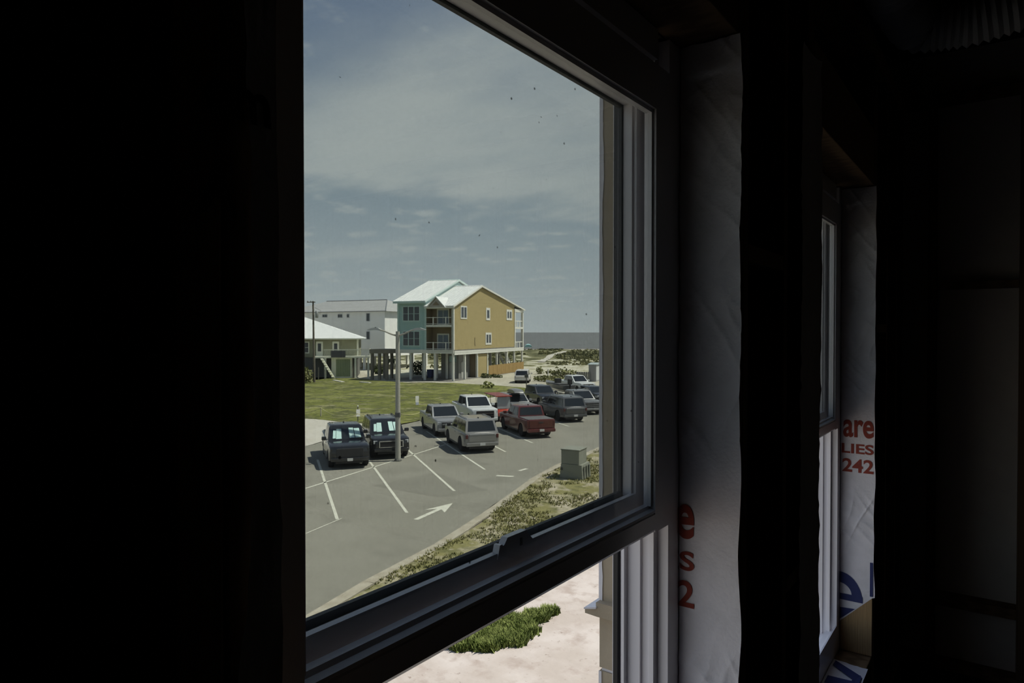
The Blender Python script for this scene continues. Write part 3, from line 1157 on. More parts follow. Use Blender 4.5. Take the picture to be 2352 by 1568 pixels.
# sand lot, lawn and drives
flat('sand_lot', jag([G(150, 922).to_2d(), G(560, 945).to_2d(), G(695, 958).to_2d(), G(770, 963).to_2d(), G(830, 972).to_2d(), G(890, 985).to_2d(), (-35.9, 31.5), (-35.4, 29.4), (-34.2, 25.8), (-32.5, 12), (-52, 8), (-72, 16)], .8, .22, 11), .010, SANDW, 'white sand beside the parking lot')
lawn = [G(150, 925), G(560, 948), G(695, 961), G(830, 971), G(900, 978), G(960, 968), G(985, 955), G(1060, 925), G(1120, 912), G(1190, 904), G(1222, 900), G(1205, 891), G(1150, 886), G(1040, 879), G(940, 879), G(860, 873), G(815, 868), G(765, 866), G(730, 872), G(660, 880), G(500, 890), G(150, 880)]
flat('lawn', jag([p.to_2d() for p in lawn], 1.0, .45, 17), .020, LAWN, 'green grass lot between the parking and the houses')
flat('drive', jag([G(700, 868).to_2d(), G(760, 866).to_2d(), G(860, 874).to_2d(), G(1040, 880).to_2d(), G(1160, 888).to_2d(), G(1215, 902).to_2d(), G(1300, 908).to_2d(), G(1400, 880).to_2d(), G(1400, 862).to_2d(), G(1300, 872).to_2d(), G(1215, 862).to_2d(), G(1100, 868).to_2d(), G(1000, 862).to_2d(), G(800, 858).to_2d()], 1.5, .5, 23), .006, DIRT, 'packed sand drive before the houses')
verge = [p + Vector((.30, 0)) for p in kl[:-1]]
vin = [(-13.5, 34), (-12.5, 26), (-12.9, 21.5), (-12.2, 17.5), (-12.4, 13.5), (-11.9, 8)]
VERGEPOLY = jag([tuple(p) for p in verge] + vin, .4, .28, 31)
flat('verge', VERGEPOLY, .012, VERGE, 'patchy dry grass verge along the kerb')


def inpoly(x, y, poly):
    c = False
    n = len(poly)
    for i in range(n):
        a, b = poly[i], poly[(i + 1) % n]
        if (a[1] > y) != (b[1] > y) and x < (b[0] - a[0]) * (y - a[1]) / (b[1] - a[1]) + a[0]:
            c = not c
    return c


GRASS1 = pmat('dry_grass_blades', (.25, .235, .10), .9, 0, .1, (.16, .155, .06), 1.2)
GRASS2 = pmat('lush_weed_leaves', (.075, .098, .020), .8, 0, .2, (.125, .15, .04), 3)


def blades(name, test, bbox, n, h, mat, label, cat, wd_=.02, dens=None, seed=1, z0=0.0):
    rnd = random.Random(seed)
    m = MB()
    c = 0
    tries = 0
    while c < n and tries < n * 20:
        tries += 1
        x, y = rnd.uniform(bbox[0], bbox[1]), rnd.uniform(bbox[2], bbox[3])
        if not test(x, y):
            continue
        if dens and rnd.random() > dens(x, y):
            continue
        c += 1
        for _ in range(3):
            a = rnd.uniform(0, 6.28)
            hh = h * rnd.uniform(.5, 1.2)
            l = rnd.uniform(.3, .9) * hh
            px, py = x + rnd.gauss(0, .03), y + rnd.gauss(0, .03)
            w_ = wd_ * rnd.uniform(.6, 1.3)
            dx, dy = math.cos(a), math.sin(a)
            m.add([(px - dy * w_, py + dx * w_, z0), (px + dy * w_, py - dx * w_, z0), (px + dx * l, py + dy * l, z0 + hh)], [(0, 1, 2)])
    o = link(name, None) if False else None
    me = bpy.data.meshes.new(name)
    me.from_pydata(m.v, [], m.f)
    me.materials.append(mat)
    return tag(link(name, me), label, cat, None, 'stuff')


blades('verge_grass', lambda x, y: inpoly(x, y, VERGEPOLY), (-20, -11, 8, 36), 5000, .085, GRASS1, 'short dry grass growing on the verge', 'grass', .022,
       lambda x, y: max(0, min(1, (noise.noise((x * .55, y * .55, 2.2)) + .12 + .5 * noise.noise((x * 1.6, y * 1.6, 7))) * 2.2)), 4, .012)
bc = [G(1120, 1490), G(1165, 1462), G(1215, 1420), G(1255, 1402), G(1180, 1400), G(1090, 1440), G(1040, 1480)]


def bushd(x, y):
    best = 0
    for p, r in ((G(1150, 1462), .62), (G(1195, 1440), .50), (G(1232, 1415), .34), (G(1120, 1470), .5), (G(1262, 1402), .22), (G(1090, 1462), .7), (G(1160, 1425), .5)):
        best = max(best, 1 - ((x - p.x) ** 2 + (y - p.y) ** 2) / (r * r))
    return max(0, min(1, best * 1.5 + .9 * noise.noise((x * 2.2, y * 2.2, 3)) - .15)) if best > 0 else 0


blades('weed_patch', lambda x, y: True, (-11, -8, 10, 16), 9000, .15, GRASS2, 'bright green weeds growing on the sand below the window', 'weeds', .030, bushd, 5, -.06)


# ================================================================== VEGETATION
def foliage(name, label, loc, rx, ry, rz_, n, leaf, mat, seed, cat='shrub', group=None):
    rnd = random.Random(seed)
    o = thing(name, label, cat, loc, 0, group)
    m = MB()
    for _ in range(n):
        while True:
            p = Vector((rnd.uniform(-1, 1), rnd.uniform(-1, 1), rnd.uniform(-1, 1)))
            if .25 < p.length < 1:
                break
        q = Vector((p.x * rx, p.y * ry, rz_ + p.z * rz_))
        q += Vector((noise.noise(q * 1.1), noise.noise(q * 1.1 + Vector((5, 0, 0))), noise.noise(q * 1.1 + Vector((0, 9, 0))))) * .35 * min(rx, rz_)
        q.z = max(q.z, .02)
        a = Vector((rnd.gauss(0, 1), rnd.gauss(0, 1), rnd.gauss(0, .6))).normalized() * leaf * rnd.uniform(.6, 1.3)
        b_ = a.cross(Vector((rnd.gauss(0, 1), rnd.gauss(0, 1), rnd.gauss(0, 1)))).normalized() * leaf * .45
        m.add([q - b_ * .3, q + a * .5 - b_, q + a, q + a * .5 + b_], [(0, 1, 2, 3)])
    me = bpy.data.meshes.new('foliage')
    me.from_pydata(m.v, [], m.f)
    me.materials.append(mat)
    link('foliage', me, o)
    st = MB()
    for k in range(4):
        a = k * 1.7 + seed
        st.tube((0, 0, -.05), (rx * .5 * math.cos(a), ry * .5 * math.sin(a), rz_ * 1.3), .05 * rz_, .015 * rz_, 6)
    st.build('stem', STEMM, o)
    return o


STEMM = pmat('shrub_bark', (.12, .09, .06), .9)
SHRUBM = pmat('scrub_leaves', (.17, .18, .075), .9, 0, .1, (.27, .265, .13), .8)
SHRUBD = pmat('dark_shrub_leaves', (.055, .07, .03), .9, 0, .1, (.09, .11, .045), .8)
foliage('shrub', 'low spreading scrub bush behind the boat, left clump', G(1262, 876), 2.6, 1.4, .38, 520, .30, SHRUBM, 1, group='scrub by the drive')
foliage('shrub', 'larger scrub bush behind the white pickup and boat', G(1290, 864), 3.0, 1.6, .55, 520, .32, SHRUBM, 2, group='scrub by the drive')
foliage('shrub', 'upright scrub bush left of the scrub clump on the sand', G(1240, 858), .6, .6, .6, 150, .28, SHRUBM, 3, group='scrub by the drive')
foliage('shrub', 'scrub bush beside the grey storage shed', G(1336, 868), .7, .6, .35, 160, .28, SHRUBM, 4, group='scrub by the drive')
foliage('shrub', 'dark round bush at the foot of the gold house wall', G(1116, 868), .9, .6, .36, 220, .22, SHRUBD, 5, group='bushes along the gold house')
foliage('shrub', 'smaller dark bush before the wooden fence of the gold house', G(1141, 867), 1.2, .6, .26, 220, .22, SHRUBD, 6, group='bushes along the gold house')
foliage('shrub', 'tall bush at the left edge beside the utility pole', G(700, 880), 1.0, 1.0, 1.1, 420, .3, SHRUBM, 7)
foliage('shrub', 'dark shrub under the teal house, between its posts', G(957, 860), 1.2, 1.2, 1.2, 420, .35, SHRUBD, 8, group='planting under the raised houses')
foliage('shrub', 'dark shrub behind the posts of the stilt carport', G(872, 858), 1.2, 1.0, .6, 420, .35, SHRUBD, 9, group='planting under the raised houses')
foliage('shrub', 'small yellow-green plant on the sand drive below the gold house', G(1121, 891), .8, .8, .42, 60, .34, pmat('yellow_leaves', (.25, .26, .09), .9), 10)

# palm under the house
pl = thing('palm_tree', 'small palm with dark fronds left of the lamp post', 'palm tree', G(901, 866))
MB().path([(0, 0, 0), (.05, 0, 1), (.0, .1, 2.0), (.05, .1, 2.7)], [.14, .12, .11, .1], 8).build('trunk', STEMM, pl, True)
for k in range(11):
    a = k * 2 * math.pi / 11
    m = MB()
    vs = []
    for j in range(7):
        t = j / 6
        rr_ = 1.5 * t
        zz = 2.7 + .9 * t - 1.5 * t * t
        w_ = .20 * math.sin(math.pi * min(.97, t * .9 + .08))
        vs += [(rr_ * math.cos(a) - w_ * math.sin(a), rr_ * math.sin(a) + w_ * math.cos(a), zz - .06), (rr_ * math.cos(a), rr_ * math.sin(a), zz), (rr_ * math.cos(a) + w_ * math.sin(a), rr_ * math.sin(a) - w_ * math.cos(a), zz - .06)]
    fs = []
    for j in range(6):
        fs += [(3 * j, 3 * j + 1, 3 * j + 4, 3 * j + 3), (3 * j + 1, 3 * j + 2, 3 * j + 5, 3 * j + 4)]
    m.add(vs, fs)
    m.build('frond', SHRUBD, pl)

# ================================================================== VEHICLES
WHEEL = {}


def wheel_mesh(r, wdt, rim):
    k = (round(r, 2), rim.name)
    if k not in WHEEL:
        ty = MB().lathe([(r * .62, -wdt / 2), (r * .93, -wdt / 2), (r, -wdt * .32), (r, wdt * .32), (r * .93, wdt / 2), (r * .62, wdt / 2)], (0, 0, 0), (0, 1, 0), 22)
        rm = MB().lathe([(r * .60, -.01), (r * .62, .02), (r * .56, .03), (r * .50, .005), (r * .16, .0), (r * .12, .02)], (0, 0, 0), (0, 1, 0), 18)
        for i in range(6):
            a = i * math.pi / 3
            c, s_ = math.cos(a), math.sin(a)
            p = [(r * .1, -r * .07), (r * .55, -r * .05), (r * .55, r * .05), (r * .1, r * .07)]
            q = [(x_ * c - z_ * s_, x_ * s_ + z_ * c) for x_, z_ in p]
            rm.prism(q, .0, .028, 'y')
        WHEEL[k] = (ty.mesh('wheel', RUBBER, True), rm.mesh('rim', rim, True))
    return WHEEL[k]


def vehicle(name, label, cat, loc, heading, kind, L, Wd, H, mat, wr=.39, belt=None, hood=None, rim=None, axf=None, axr=None, cowl=None, roof0=None, roof1=None, cabr=None,
            zb=.36, grille='bars', tonneau=None, rails=False, railm=None, shades=False, twotone=None, lampm=None, plate='rear', roofm=None, face=None, group='vehicles parked on the lot', clad=None):
    """origin at the centre of the footprint, nose along +x"""
    o = thing(name, label, cat, loc, heading, group)
    rim = rim or RIM
    hl, hw = L / 2, Wd / 2
    belt = belt or H * .60
    hood = hood or H * .56
    axf = axf if axf is not None else hl - .92
    axr = axr if axr is not None else -hl + 1.15
    cowl = cowl if cowl is not None else hl - 1.5
    roof0 = roof0 if roof0 is not None else cowl - .85
    cabr = cabr if cabr is not None else (-hl + 1.75 if kind == 'pickup' else -hl + .06)
    roof1 = roof1 if roof1 is not None else cabr + (.28 if kind == 'pickup' else .38)
    ra = wr + .075
    prof = [(hl - .02, zb + .10), (hl, zb + .25), (hl, hood - .16), (hl - .05, hood - .05), (hl - .16, hood)]
    prof += [(cowl + .25, hood + .05), (cowl, belt)]
    if kind == 'pickup':
        prof += [(cabr, belt), (cabr - .05, belt + .02), (-hl + .03, belt + .02), (-hl, belt - .03), (-hl, zb + .25), (-hl + .03, zb + .12)]
    else:
        prof += [(-hl + .10, belt), (-hl + .03, belt - .08), (-hl, belt - .3), (-hl, zb + .22), (-hl + .04, zb + .08)]

    def arch(xc):
        pts = []
        for i in range(9):
            t = math.pi - math.pi * i / 8
            pts.append((xc + ra * math.cos(t), max(zb, wr + ra * math.sin(t))))
        return pts
    prof += [(axr - ra - .02, zb + .04)] + arch(axr) + [(axr + ra + .02, zb)] + [(axf - ra - .02, zb)] + arch(axf) + [(axf + ra + .02, zb + .03)]
    st = [(-1, .20, .055), (-.965, .09, .018), (-.85, .035, 0), (-.4, .005, -.012), (0, 0, -.018), (.4, .005, -.012), (.85, .035, 0), (.965, .09, .018), (1, .20, .055)]
    m = MB()
    n = len(prof)
    for t, pull, drop in st:
        for (x_, z_) in prof:
            xx = x_
            if x_ > hl - .7:
                xx -= pull * ((x_ - (hl - .7)) / .7) ** 2
            if x_ < -hl + .5:
                xx += pull * .7 * ((-hl + .5 - x_) / .5) ** 2
            zz = z_ - (drop if z_ > hood - .2 else 0)
            tt = t
            if z_ > hood - .30 and abs(t) > .9:
                tt = t * .985
            m.v.append((xx, tt * hw, zz))
    ns = len(st)
    for k in range(ns - 1):
        for i in range(n):
            m.f.append((k * n + i, k * n + (i + 1) % n, (k + 1) * n + (i + 1) % n, (k + 1) * n + i))
    m.f.append(tuple(range(n)))
    m.f.append(tuple(range((ns - 1) * n, ns * n))[::-1])
    body = m.build('body', mat, o, True)
    # cabin
    wb, wr_ = hw * .955, hw * .80
    zr = H
    B0 = [(cowl, -wb, belt - .03), (cowl, wb, belt - .03), (cabr + .02, wb, belt - .03), (cabr + .02, -wb, belt - .03)]
    B1 = [(roof0 + .03, -wr_ - .02, zr - .07), (roof0 + .03, wr_ + .02, zr - .07), (roof1 - .03, wr_ + .02, zr - .07), (roof1 - .03, -wr_ - .02, zr - .07)]
    B2 = [(roof0 - .09, -wr_ + .07, zr - .012), (roof0 - .09, wr_ - .07, zr - .012), (roof1 + .09, wr_ - .07, zr - .012), (roof1 + .09, -wr_ + .07, zr - .012)]
    B3 = [(roof0 - .4, -wr_ + .3, zr), (roof0 - .4, wr_ - .3, zr), (roof1 + .3, wr_ - .3, zr), (roof1 + .3, -wr_ + .3, zr)]
    m = MB()
    m.add(B0 + B1 + B2 + B3, [(i + 4 * k, (i + 1) % 4 + 4 * k, (i + 1) % 4 + 4 * k + 4, i + 4 * k + 4) for k in range(3) for i in range(4)] + [(12, 13, 14, 15), (3, 2, 1, 0)])
    m.build('cabin', roofm or mat, o, True)
    # glass
    ws = MB().panel((B0[0], B0[1], B1[1], B1[0]), .06, .94, .12, .97).build('windshield', CARGLASS, o)
    MB().panel((B0[2], B0[3], B1[3], B1[2]), .07, .93, .22 if kind == 'pickup' else .16, .93).build('rear_window', CARGLASS, o)
    span = (cowl - cabr)
    if kind == 'pickup':
        cuts = [(.09, .50), (.54, .93)]
    else:
        cuts = [(.09, .37), (.40, .66), (.69, .965)]
    for sd in (0, 1):
        q = (B0[1], B0[2], B1[2], B1[1]) if sd == 0 else (B0[3], B0[0], B1[0], B1[3])
        for (u0, u1) in cuts:
            uu = (u0, u1) if sd == 0 else (1 - u1, 1 - u0)
            MB().panel(q, uu[0], uu[1], .16, .93).build('side_window', CARGLASS, o)
    if shades:
        sh = pmat('teal_sunshade', (.42, .60, .57), .5, .2)
        for (u0, u1, v0, v1) in ((.12, .20, .2, .72), (.21, .36, .16, .8), (.58, .72, .2, .86), (.74, .90, .2, .82)):
            MB().panel((B0[0], B0[1], B1[1], B1[0]), u0, u1, v0, v1, .016).build('sunshade', sh, ws)
    # wheels
    tm, rm = wheel_mesh(wr, .27, rim)
    for xa in (axf, axr):
        for sd in (-1, 1):
            wo = link('wheel', tm, o)
            wo.location = (xa, sd * (hw - .15), wr)
            if sd < 0:
                wo.rotation_euler = (0, 0, math.pi)
            ro = link('rim', rm, wo)
            ro.location = (0, .09, 0)
    MB().box(-hl + .25, hl - .3, -hw * .68, hw * .68, .24, .60).build('underbody', TRIMBLACK, o)
    # nose
    gz0, gz1 = zb + .24, hood - .13
    g = MB().cbox(hl - .09, hl + .012, -hw * .66, hw * .66, gz0, gz1, .02).build('grille', TRIMBLACK, o)
    if grille == 'chrome':
        cb = MB().box(hl + .010, hl + .03, -hw * .62, hw * .62, gz1 - .05, gz1 - .01)
        cb.box(hl + .010, hl + .03, -hw * .58, hw * .58, gz0 + .04, gz0 + .07)
        for sd in (-1, 1):
            cb.box(hl + .010, hl + .03, sd * hw * .62 - .02, sd * hw * .62 + .02, gz0 + .04, gz1 - .01)
        cb.build('chrome_surround', CHROME, g)
    elif grille == 'bars':
        cb = MB()
        for zz in (.3, .62):
            cb.box(hl + .010, hl + .03, -hw * .63, hw * .63, gz0 + (gz1 - gz0) * zz - .025, gz0 + (gz1 - gz0) * zz + .025)
        cb.build('grille_bar', face or CHROME, g)
    elif grille == 'body':
        cb = MB().cbox(hl + .005, hl + .028, -hw * .64, hw * .64, gz0 + (gz1 - gz0) * .55, gz0 + (gz1 - gz0) * .78, .01)
        cb.build('grille_bar', mat, g)
    for sd in (-1, 1):
        MB().cbox(hl - .20, hl - .035, sd * hw * .80 - .15, sd * hw * .80 + .13, gz1 - .16, gz1 + .02, .03).build('headlight', lampm or LAMP, o)
        mx_ = cowl - .32
        mi = MB().cbox(mx_ - .08, mx_ + .08, sd * (hw + .14) - .12, sd * (hw + .14) + .12, belt + .03, belt + .22, .04)
        mi.box(mx_ - .03, mx_ + .03, min(sd * (hw - .06), sd * (hw + .1)), max(sd * (hw - .06), sd * (hw + .1)), belt + .05, belt + .09)
        mi.build('mirror', mat if not twotone else TRIMBLACK, o)
    MB().cbox(hl - .16, hl + .07, -hw * .92, hw * .92, zb + .05, zb + .24, .03).build('front_bumper', face if face else (CHROME if grille == 'chrome2' else mat), o)
    # tail
    if kind == 'pickup':
        tg = MB().cbox(-hl - .012, -hl + .05, -hw * .80, hw * .80, zb + .30, belt - .01, .02).build('tailgate', mat, o)
        MB().cbox(-hl - .02, -hl, -.16, .16, belt - .22, belt - .14, .008).build('tailgate_handle', TRIMBLACK, tg)
        for sd in (-1, 1):
            MB().cbox(-hl + .0, -hl + .16, sd * hw * .885 - .075, sd * hw * .885 + .075, zb + .42, belt - .06, .02).build('tail_lamp', TAIL, o)
        MB().cbox(-hl - .16, -hl + .10, -hw * .94, hw * .94, zb + .05, zb + .25, .03).build('rear_bumper', face or CHROME, o)
        if tonneau:
            MB().cbox(-hl + .05, cabr - .04, -hw * .90, hw * .90, belt - .0, belt + .045, .015).build('bed_cover', tonneau, o)
        else:
            bd = MB().box(-hl + .06, cabr - .06, -hw * .80, hw * .80, belt + .005, belt + .022).build('bed_liner', TRIMBLACK, o)
            for sd in (-1, 1):
                MB().cbox(-hl + .05, cabr - .05, sd * hw * .89 - .07, sd * hw * .89 + .07, belt - .0, belt + .05, .015).build('bed_rail', mat, o)
    else:
        tg = MB().cbox(-hl - .012, -hl + .16, -hw * .78, hw * .78, zb + .32, belt - .12, .03).build('tailgate', mat, o)
        MB().cbox(-hl - .02, -hl + .14, -hw * .74, hw * .74, belt - .14, belt - .07, .012).build('tail_trim', railm or mat, tg)
        for sd in (-1, 1):
            MB().cbox(-hl - .005, -hl + .20, sd * hw * .885 - .07, sd * hw * .885 + .07, zb + .50, belt - .10, .02).build('tail_lamp', TAIL, o)
        MB().cbox(-hl - .07, -hl + .10, -hw * .93, hw * .93, zb + .06, zb + .26, .03).build('rear_bumper', clad or mat, o)
    if plate in ('rear', 'both'):
        MB().cbox(-hl - .175 if kind == 'pickup' else -hl - .085, -hl - .06, -.16, .16, zb + .10, zb + .25, .004).build('licence_plate', PLATE, o)
    if plate in ('front', 'both'):
        MB().cbox(hl + .06, hl + .078, -.14, .14, zb + .06, zb + .2, .004).build('licence_plate', PLATE, o)
    # sills, door handles
    for sd in (-1, 1):
        MB().cbox(axr + ra + .06, axf - ra - .06, sd * (hw - .02) - .05, sd * (hw - .02) + .05, zb - .05, zb + .05, .02).build('side_step', TRIMBLACK, o)
        for hx in ((cowl - .30 * span) - .25, (cowl - .62 * span) - .25):
            MB().cbox(hx, hx + .2, sd * (hw + .0) - .015, sd * (hw + .0) + .015, belt - .20, belt - .165, .006).build('door_handle', mat, o)
    if rails:
        for sd in (-1, 1):
            MB().path([(roof0 - .25, sd * (wr_ - .10), zr - .02), (roof0 - .35, sd * (wr_ - .10), zr + .04), (roof1 + .35, sd * (wr_ - .10), zr + .04), (roof1 + .25, sd * (wr_ - .10), zr - .02)], .022, 6).build('roof_rail', railm or TRIMBLACK, o)
    MB().cbox(roof1 + .35, roof1 + .50, -.03, .03, zr - .005, zr + .05, .012).build('antenna_fin', TRIMBLACK, o)
    return o


HB, HA = R(-35), R(145)
PB = paint('black', (.012, .013, .016), 0, .25)
PS = paint('silver', (.29, .295, .30), .3, .35)
PW = paint('white', (.58, .60, .60), 0, .35)
PG = paint('graphite', (.085, .088, .092), .3, .35)
PN = paint('navy', (.018, .022, .032), .2, .3)
PR = paint('red', (.105, .020, .018), .1, .3)
PSG = paint('warm_silver', (.27, .265, .255), .35, .35)
PD = paint('steel_grey', (.16, .165, .17), .3, .35)
PV = paint('van_silver', (.60, .58, .55), .1, .4)


def nose(px, py, L, hd):
    """centre of a vehicle whose nose stands at a surveyed ground point"""
    g = G(px, py)
    return g - Vector((math.cos(hd), math.sin(hd), 0)) * L / 2


def tail(px, py, L, hd):
    g = G(px, py)
    return g + Vector((math.cos(hd), math.sin(hd), 0)) * L / 2


vehicle('pickup_truck', 'black pickup truck with sunshades in the windshield, leftmost of the parked vehicles', 'pickup truck', nose(804, 1077, 5.9, HB), HB, 'pickup', 5.9, 2.03, 1.95, PB, .42, 1.22, 1.18, RIMD, grille='none', tonneau=TRIMBLACK, shades=True, plate='front', lampm=CARGLASS)
vehicle('suv', 'large black SUV with chrome grille behind the lamp post', 'SUV', nose(899, 1054, 5.3, HB), HB, 'suv', 5.3, 2.05, 1.93, PB, .42, 1.20, 1.14, RIM, grille='chrome', shades=True, rails=True, plate='none')
vehicle('pickup_truck', 'silver pickup truck facing out, left of the white pickup', 'pickup truck', nose(1038, 1004, 5.8, HB), HB, 'pickup', 5.8, 2.0, 1.88, PS, .40, 1.17, 1.13, RIM, grille='body', plate='none')
vehicle('pickup_truck', 'tall white heavy pickup truck with black grille and chrome bumper', 'pickup truck', nose(1115, 979, 6.2, HB), HB, 'pickup', 6.2, 2.05, 2.04, PW, .42, 1.30, 1.27, RIMD, grille='bars', face=None, plate='none', tonneau=TRIMBLACK)
vehicle('suv', 'silver grey boxy SUV parked tail out in the near row', 'SUV', tail(1108, 1041, 5.05, HA), HA, 'suv', 5.05, 2.05, 1.92, PSG, .42, 1.18, 1.14, RIMD, rails=True, clad=PSG, railm=PS, twotone=True, grille='none')
vehicle('pickup_truck', 'dark red pickup truck with grey bed cover, tail out', 'pickup truck', tail(1243, 1006, 5.8, HA), HA, 'pickup', 5.8, 2.04, 1.93, PR, .42, 1.20, 1.16, RIMD, tonneau=pmat('grey_vinyl_cover', (.11, .11, .115), .6), face=PR, grille='none')
vehicle('suv', 'dark grey full-size SUV parked tail out beside the red pickup', 'SUV', tail(1322, 970, 5.4, HA), HA, 'suv', 5.4, 2.05, 1.92, PG, .42, 1.18, 1.13, RIM, rails=True, clad=PG, railm=PS, grille='none')
sb = vehicle('suv', 'silver SUV with a rooftop cargo box, beside the red cart', 'SUV', nose(1207, 957, 4.8, HB), HB, 'suv', 4.8, 1.92, 1.72, PS, .37, 1.06, 1.00, RIM, grille='body', plate='none')
vehicle('suv', 'dark navy SUV in the far row behind the grey SUV', 'SUV', nose(1268, 934, 4.9, HB), HB, 'suv', 4.9, 1.98, 1.80, PN, .39, 1.10, 1.05, RIM, grille='none', plate='none')
vehicle('pickup_truck', 'steel grey pickup truck facing out at the right window edge', 'pickup truck', nose(1362, 953, 5.8, HB), HB, 'pickup', 5.8, 2.02, 1.90, PD, .41, 1.18, 1.14, RIM, grille='bars', plate='none', face=PS)
vehicle('pickup_truck', 'white pickup truck far back beside the boat trailer', 'pickup truck', nose(1352, 903, 5.8, R(-28)), R(-28), 'pickup', 5.8, 2.0, 1.92, PW, .40, 1.20, 1.16, RIM, grille='bars', plate='none')
vehicle('car', 'dark car behind the grey pickup at the window edge', 'car', nose(1392, 925, 4.7, HB), HB, 'suv', 4.7, 1.85, 1.45, PN, .35, .92, .86, RIM, grille='none', plate='none')
vehicle('minivan', 'silver minivan seen from behind on the sand drive', 'minivan', tail(1198, 880.5, 4.9, R(121)), R(121), 'suv', 4.9, 2.0, 1.80, PV, .35, 1.02, .92, RIM, cowl=1.75, roof0=.75, clad=PV, grille='none', group='vehicles parked on the lot')

# cargo box on the silver SUV: a thing of its own
cb = thing('cargo_box', 'glossy grey rooftop cargo box on the silver SUV', 'cargo box', sb.location + Vector((0, 0, 1.74)), HB)
prof = [(.95, .10), (.80, .26), (.3, .36), (-.7, .36), (-1.0, .25), (-1.02, .10), (-.9, .06), (.9, .06)]
m = MB()
for t, s_ in ((-1, .82), (-.8, .97), (0, 1.0), (.8, .97), (1, .82)):
    for x_, z_ in prof:
        m.v.append((x_ * (.94 + .06 * s_), t * .42, .06 + (z_ - .06) * s_))
n = len(prof)
m.f = [(k * n + i, k * n + (i + 1) % n, (k + 1) * n + (i + 1) % n, (k + 1) * n + i) for k in range(4) for i in range(n)] + [tuple(range(n)), tuple(range(4 * n, 5 * n))[::-1]]
m.build('shell', paint('box_grey', (.17, .175, .18), .1, .3), cb, True)
for x_ in (-.5, .5):
    MB().cbox(x_ - .03, x_ + .03, -.6, .6, .0, .06, .008).build('crossbar', TRIMBLACK, cb)

# golf cart
gc = thing('golf_cart', 'red golf cart with a long flat roof between the pickups', 'golf cart', nose(1163, 968, 3.4, HB), HB)
CRED = paint('cart_red', (.38, .05, .03), 0, .3)
MB().cbox(-1.6, 1.3, -.6, .6, .28, .42, .03).build('chassis', TRIMBLACK, gc)
m = MB()
for t, s_ in ((-1, .9), (-.8, 1), (.8, 1), (1, .9)):
    for x_, z_ in [(1.62, .40), (1.66, .55), (1.5, .72), (1.05, .92), (.92, .92), (.98, .40)]:
        m.v.append((x_ - (1 - s_) * .5 * (x_ > 1.2), t * .58, z_ * (1 if z_ < .5 else s_)))
m.f = [(k * 6 + i, k * 6 + (i + 1) % 6, (k + 1) * 6 + (i + 1) % 6, (k + 1) * 6 + i) for k in range(3) for i in range(6)] + [tuple(range(6)), tuple(range(18, 24))[::-1]]
m.build('cowl', CRED, gc, True)
MB().cbox(-1.6, -.9, -.58, .58, .42, .66, .04).build('rear_body', CRED, gc)
for x_ in (-.1, -.95):
    s_ = MB().cbox(x_ - .25, x_ + .25, -.55, .55, .62, .76, .04)
    s_.cbox(x_ - .30, x_ - .20, -.55, .55, .70, 1.18, .04)
    s_.build('seat', TRIMBLACK, gc)
    MB().cbox(x_ - .24, x_ + .24, -.52, .52, .42, .62, .02).build('seat_base', CRED, gc)
MB().cbox(-2.15, 1.15, -.66, .66, 1.88, 1.95, .03).build('roof', pmat('cart_roof', (.20, .055, .05), .5), gc)
MB().cbox(1.13, 1.17, -.66, .66, 1.87, 1.95, .01).build('roof_front_trim', CRED, gc)
for x0_, x1_ in ((1.1, .95), (-.55, -.55), (-1.75, -1.65)):
    for sd in (-1, 1):
        MB().tube((x0_ - .0, sd * .58, .55 if x0_ < 1 else .9), (x1_, sd * .6, 1.9), .022, None, 6).build('roof_post', TRIMBLACK, gc)
MB().panel(((1.08, -.55, .92), (1.08, .55, .92), (.98, .55, 1.86), (.98, -.55, 1.86)), .02, .98, .02, .98, .01).build('windshield', pmat('pale_acrylic', (.30, .33, .34), .1, 0, .6), gc)
MB().lathe([(.17, -.012), (.19, 0), (.17, .012)], (.72, .26, 1.06), (-.8, 0, .6), 14).build('steering_wheel', TRIMBLACK, gc)
tm, rm = wheel_mesh(.28, .2, RIMD)
for xa in (1.15, -1.2):
    for sd in (-1, 1):
        wo = link('wheel', tm, gc)
        wo.location = (xa, sd * .56, .28)
        if sd < 0:
            wo.rotation_euler = (0, 0, math.pi)
        ro = link('rim', rm, wo)
        ro.location = (0, .05, 0)
for sd in (-1, 1):
    MB().cbox(1.50, 1.60, sd * .4 - .1, sd * .4 + .1, .62, .72, .02).build('headlight', LAMP, gc)

# boat on a trailer
bh = R(152)
bt = thing('boat', 'small dark grey skiff with outboard on a trailer by the white pickup', 'boat', G(1281, 910), bh)
hullm = paint('hull_grey', (.10, .10, .10), 0, .4)
m = MB()
secs = [(-2.3, .85, .62, 1.35), (-1, .9, .6, 1.37), (.8, .82, .62, 1.42), (1.8, .5, .75, 1.52), (2.5, .05, 1.1, 1.65)]
for x_, w_, zk, zt in secs:
    m.v += [(x_, -w_, zt), (x_, -w_ * .8, (zk + zt) / 2 - .05), (x_, 0, zk), (x_, w_ * .8, (zk + zt) / 2 - .05), (x_, w_, zt), (x_, 0, zt - .02)]
m.f = [(k * 6 + i, k * 6 + (i + 1) % 6, (k + 1) * 6 + (i + 1) % 6, (k + 1) * 6 + i) for k in range(4) for i in range(6)] + [tuple(range(6)), tuple(range(24, 30))[::-1]]
m.build('hull', hullm, bt, True)
MB().cbox(-1.5, 1.2, -.72, .72, 1.37, 1.47, .03).build('deck_cover', pmat('boat_cover', (.07, .072, .075), .7), bt)
ob = MB().cbox(-2.75, -2.35, -.2, .2, 1.45, 2.05, .07)
ob.cbox(-2.62, -2.48, -.08, .08, .55, 1.5, .02)
ob.build('outboard_motor', TRIMBLACK, bt)
MB().cbox(-.3, .2, -.3, .3, 1.44, 1.95, .04).build('console', TRIMBLACK, bt)
tf = MB()
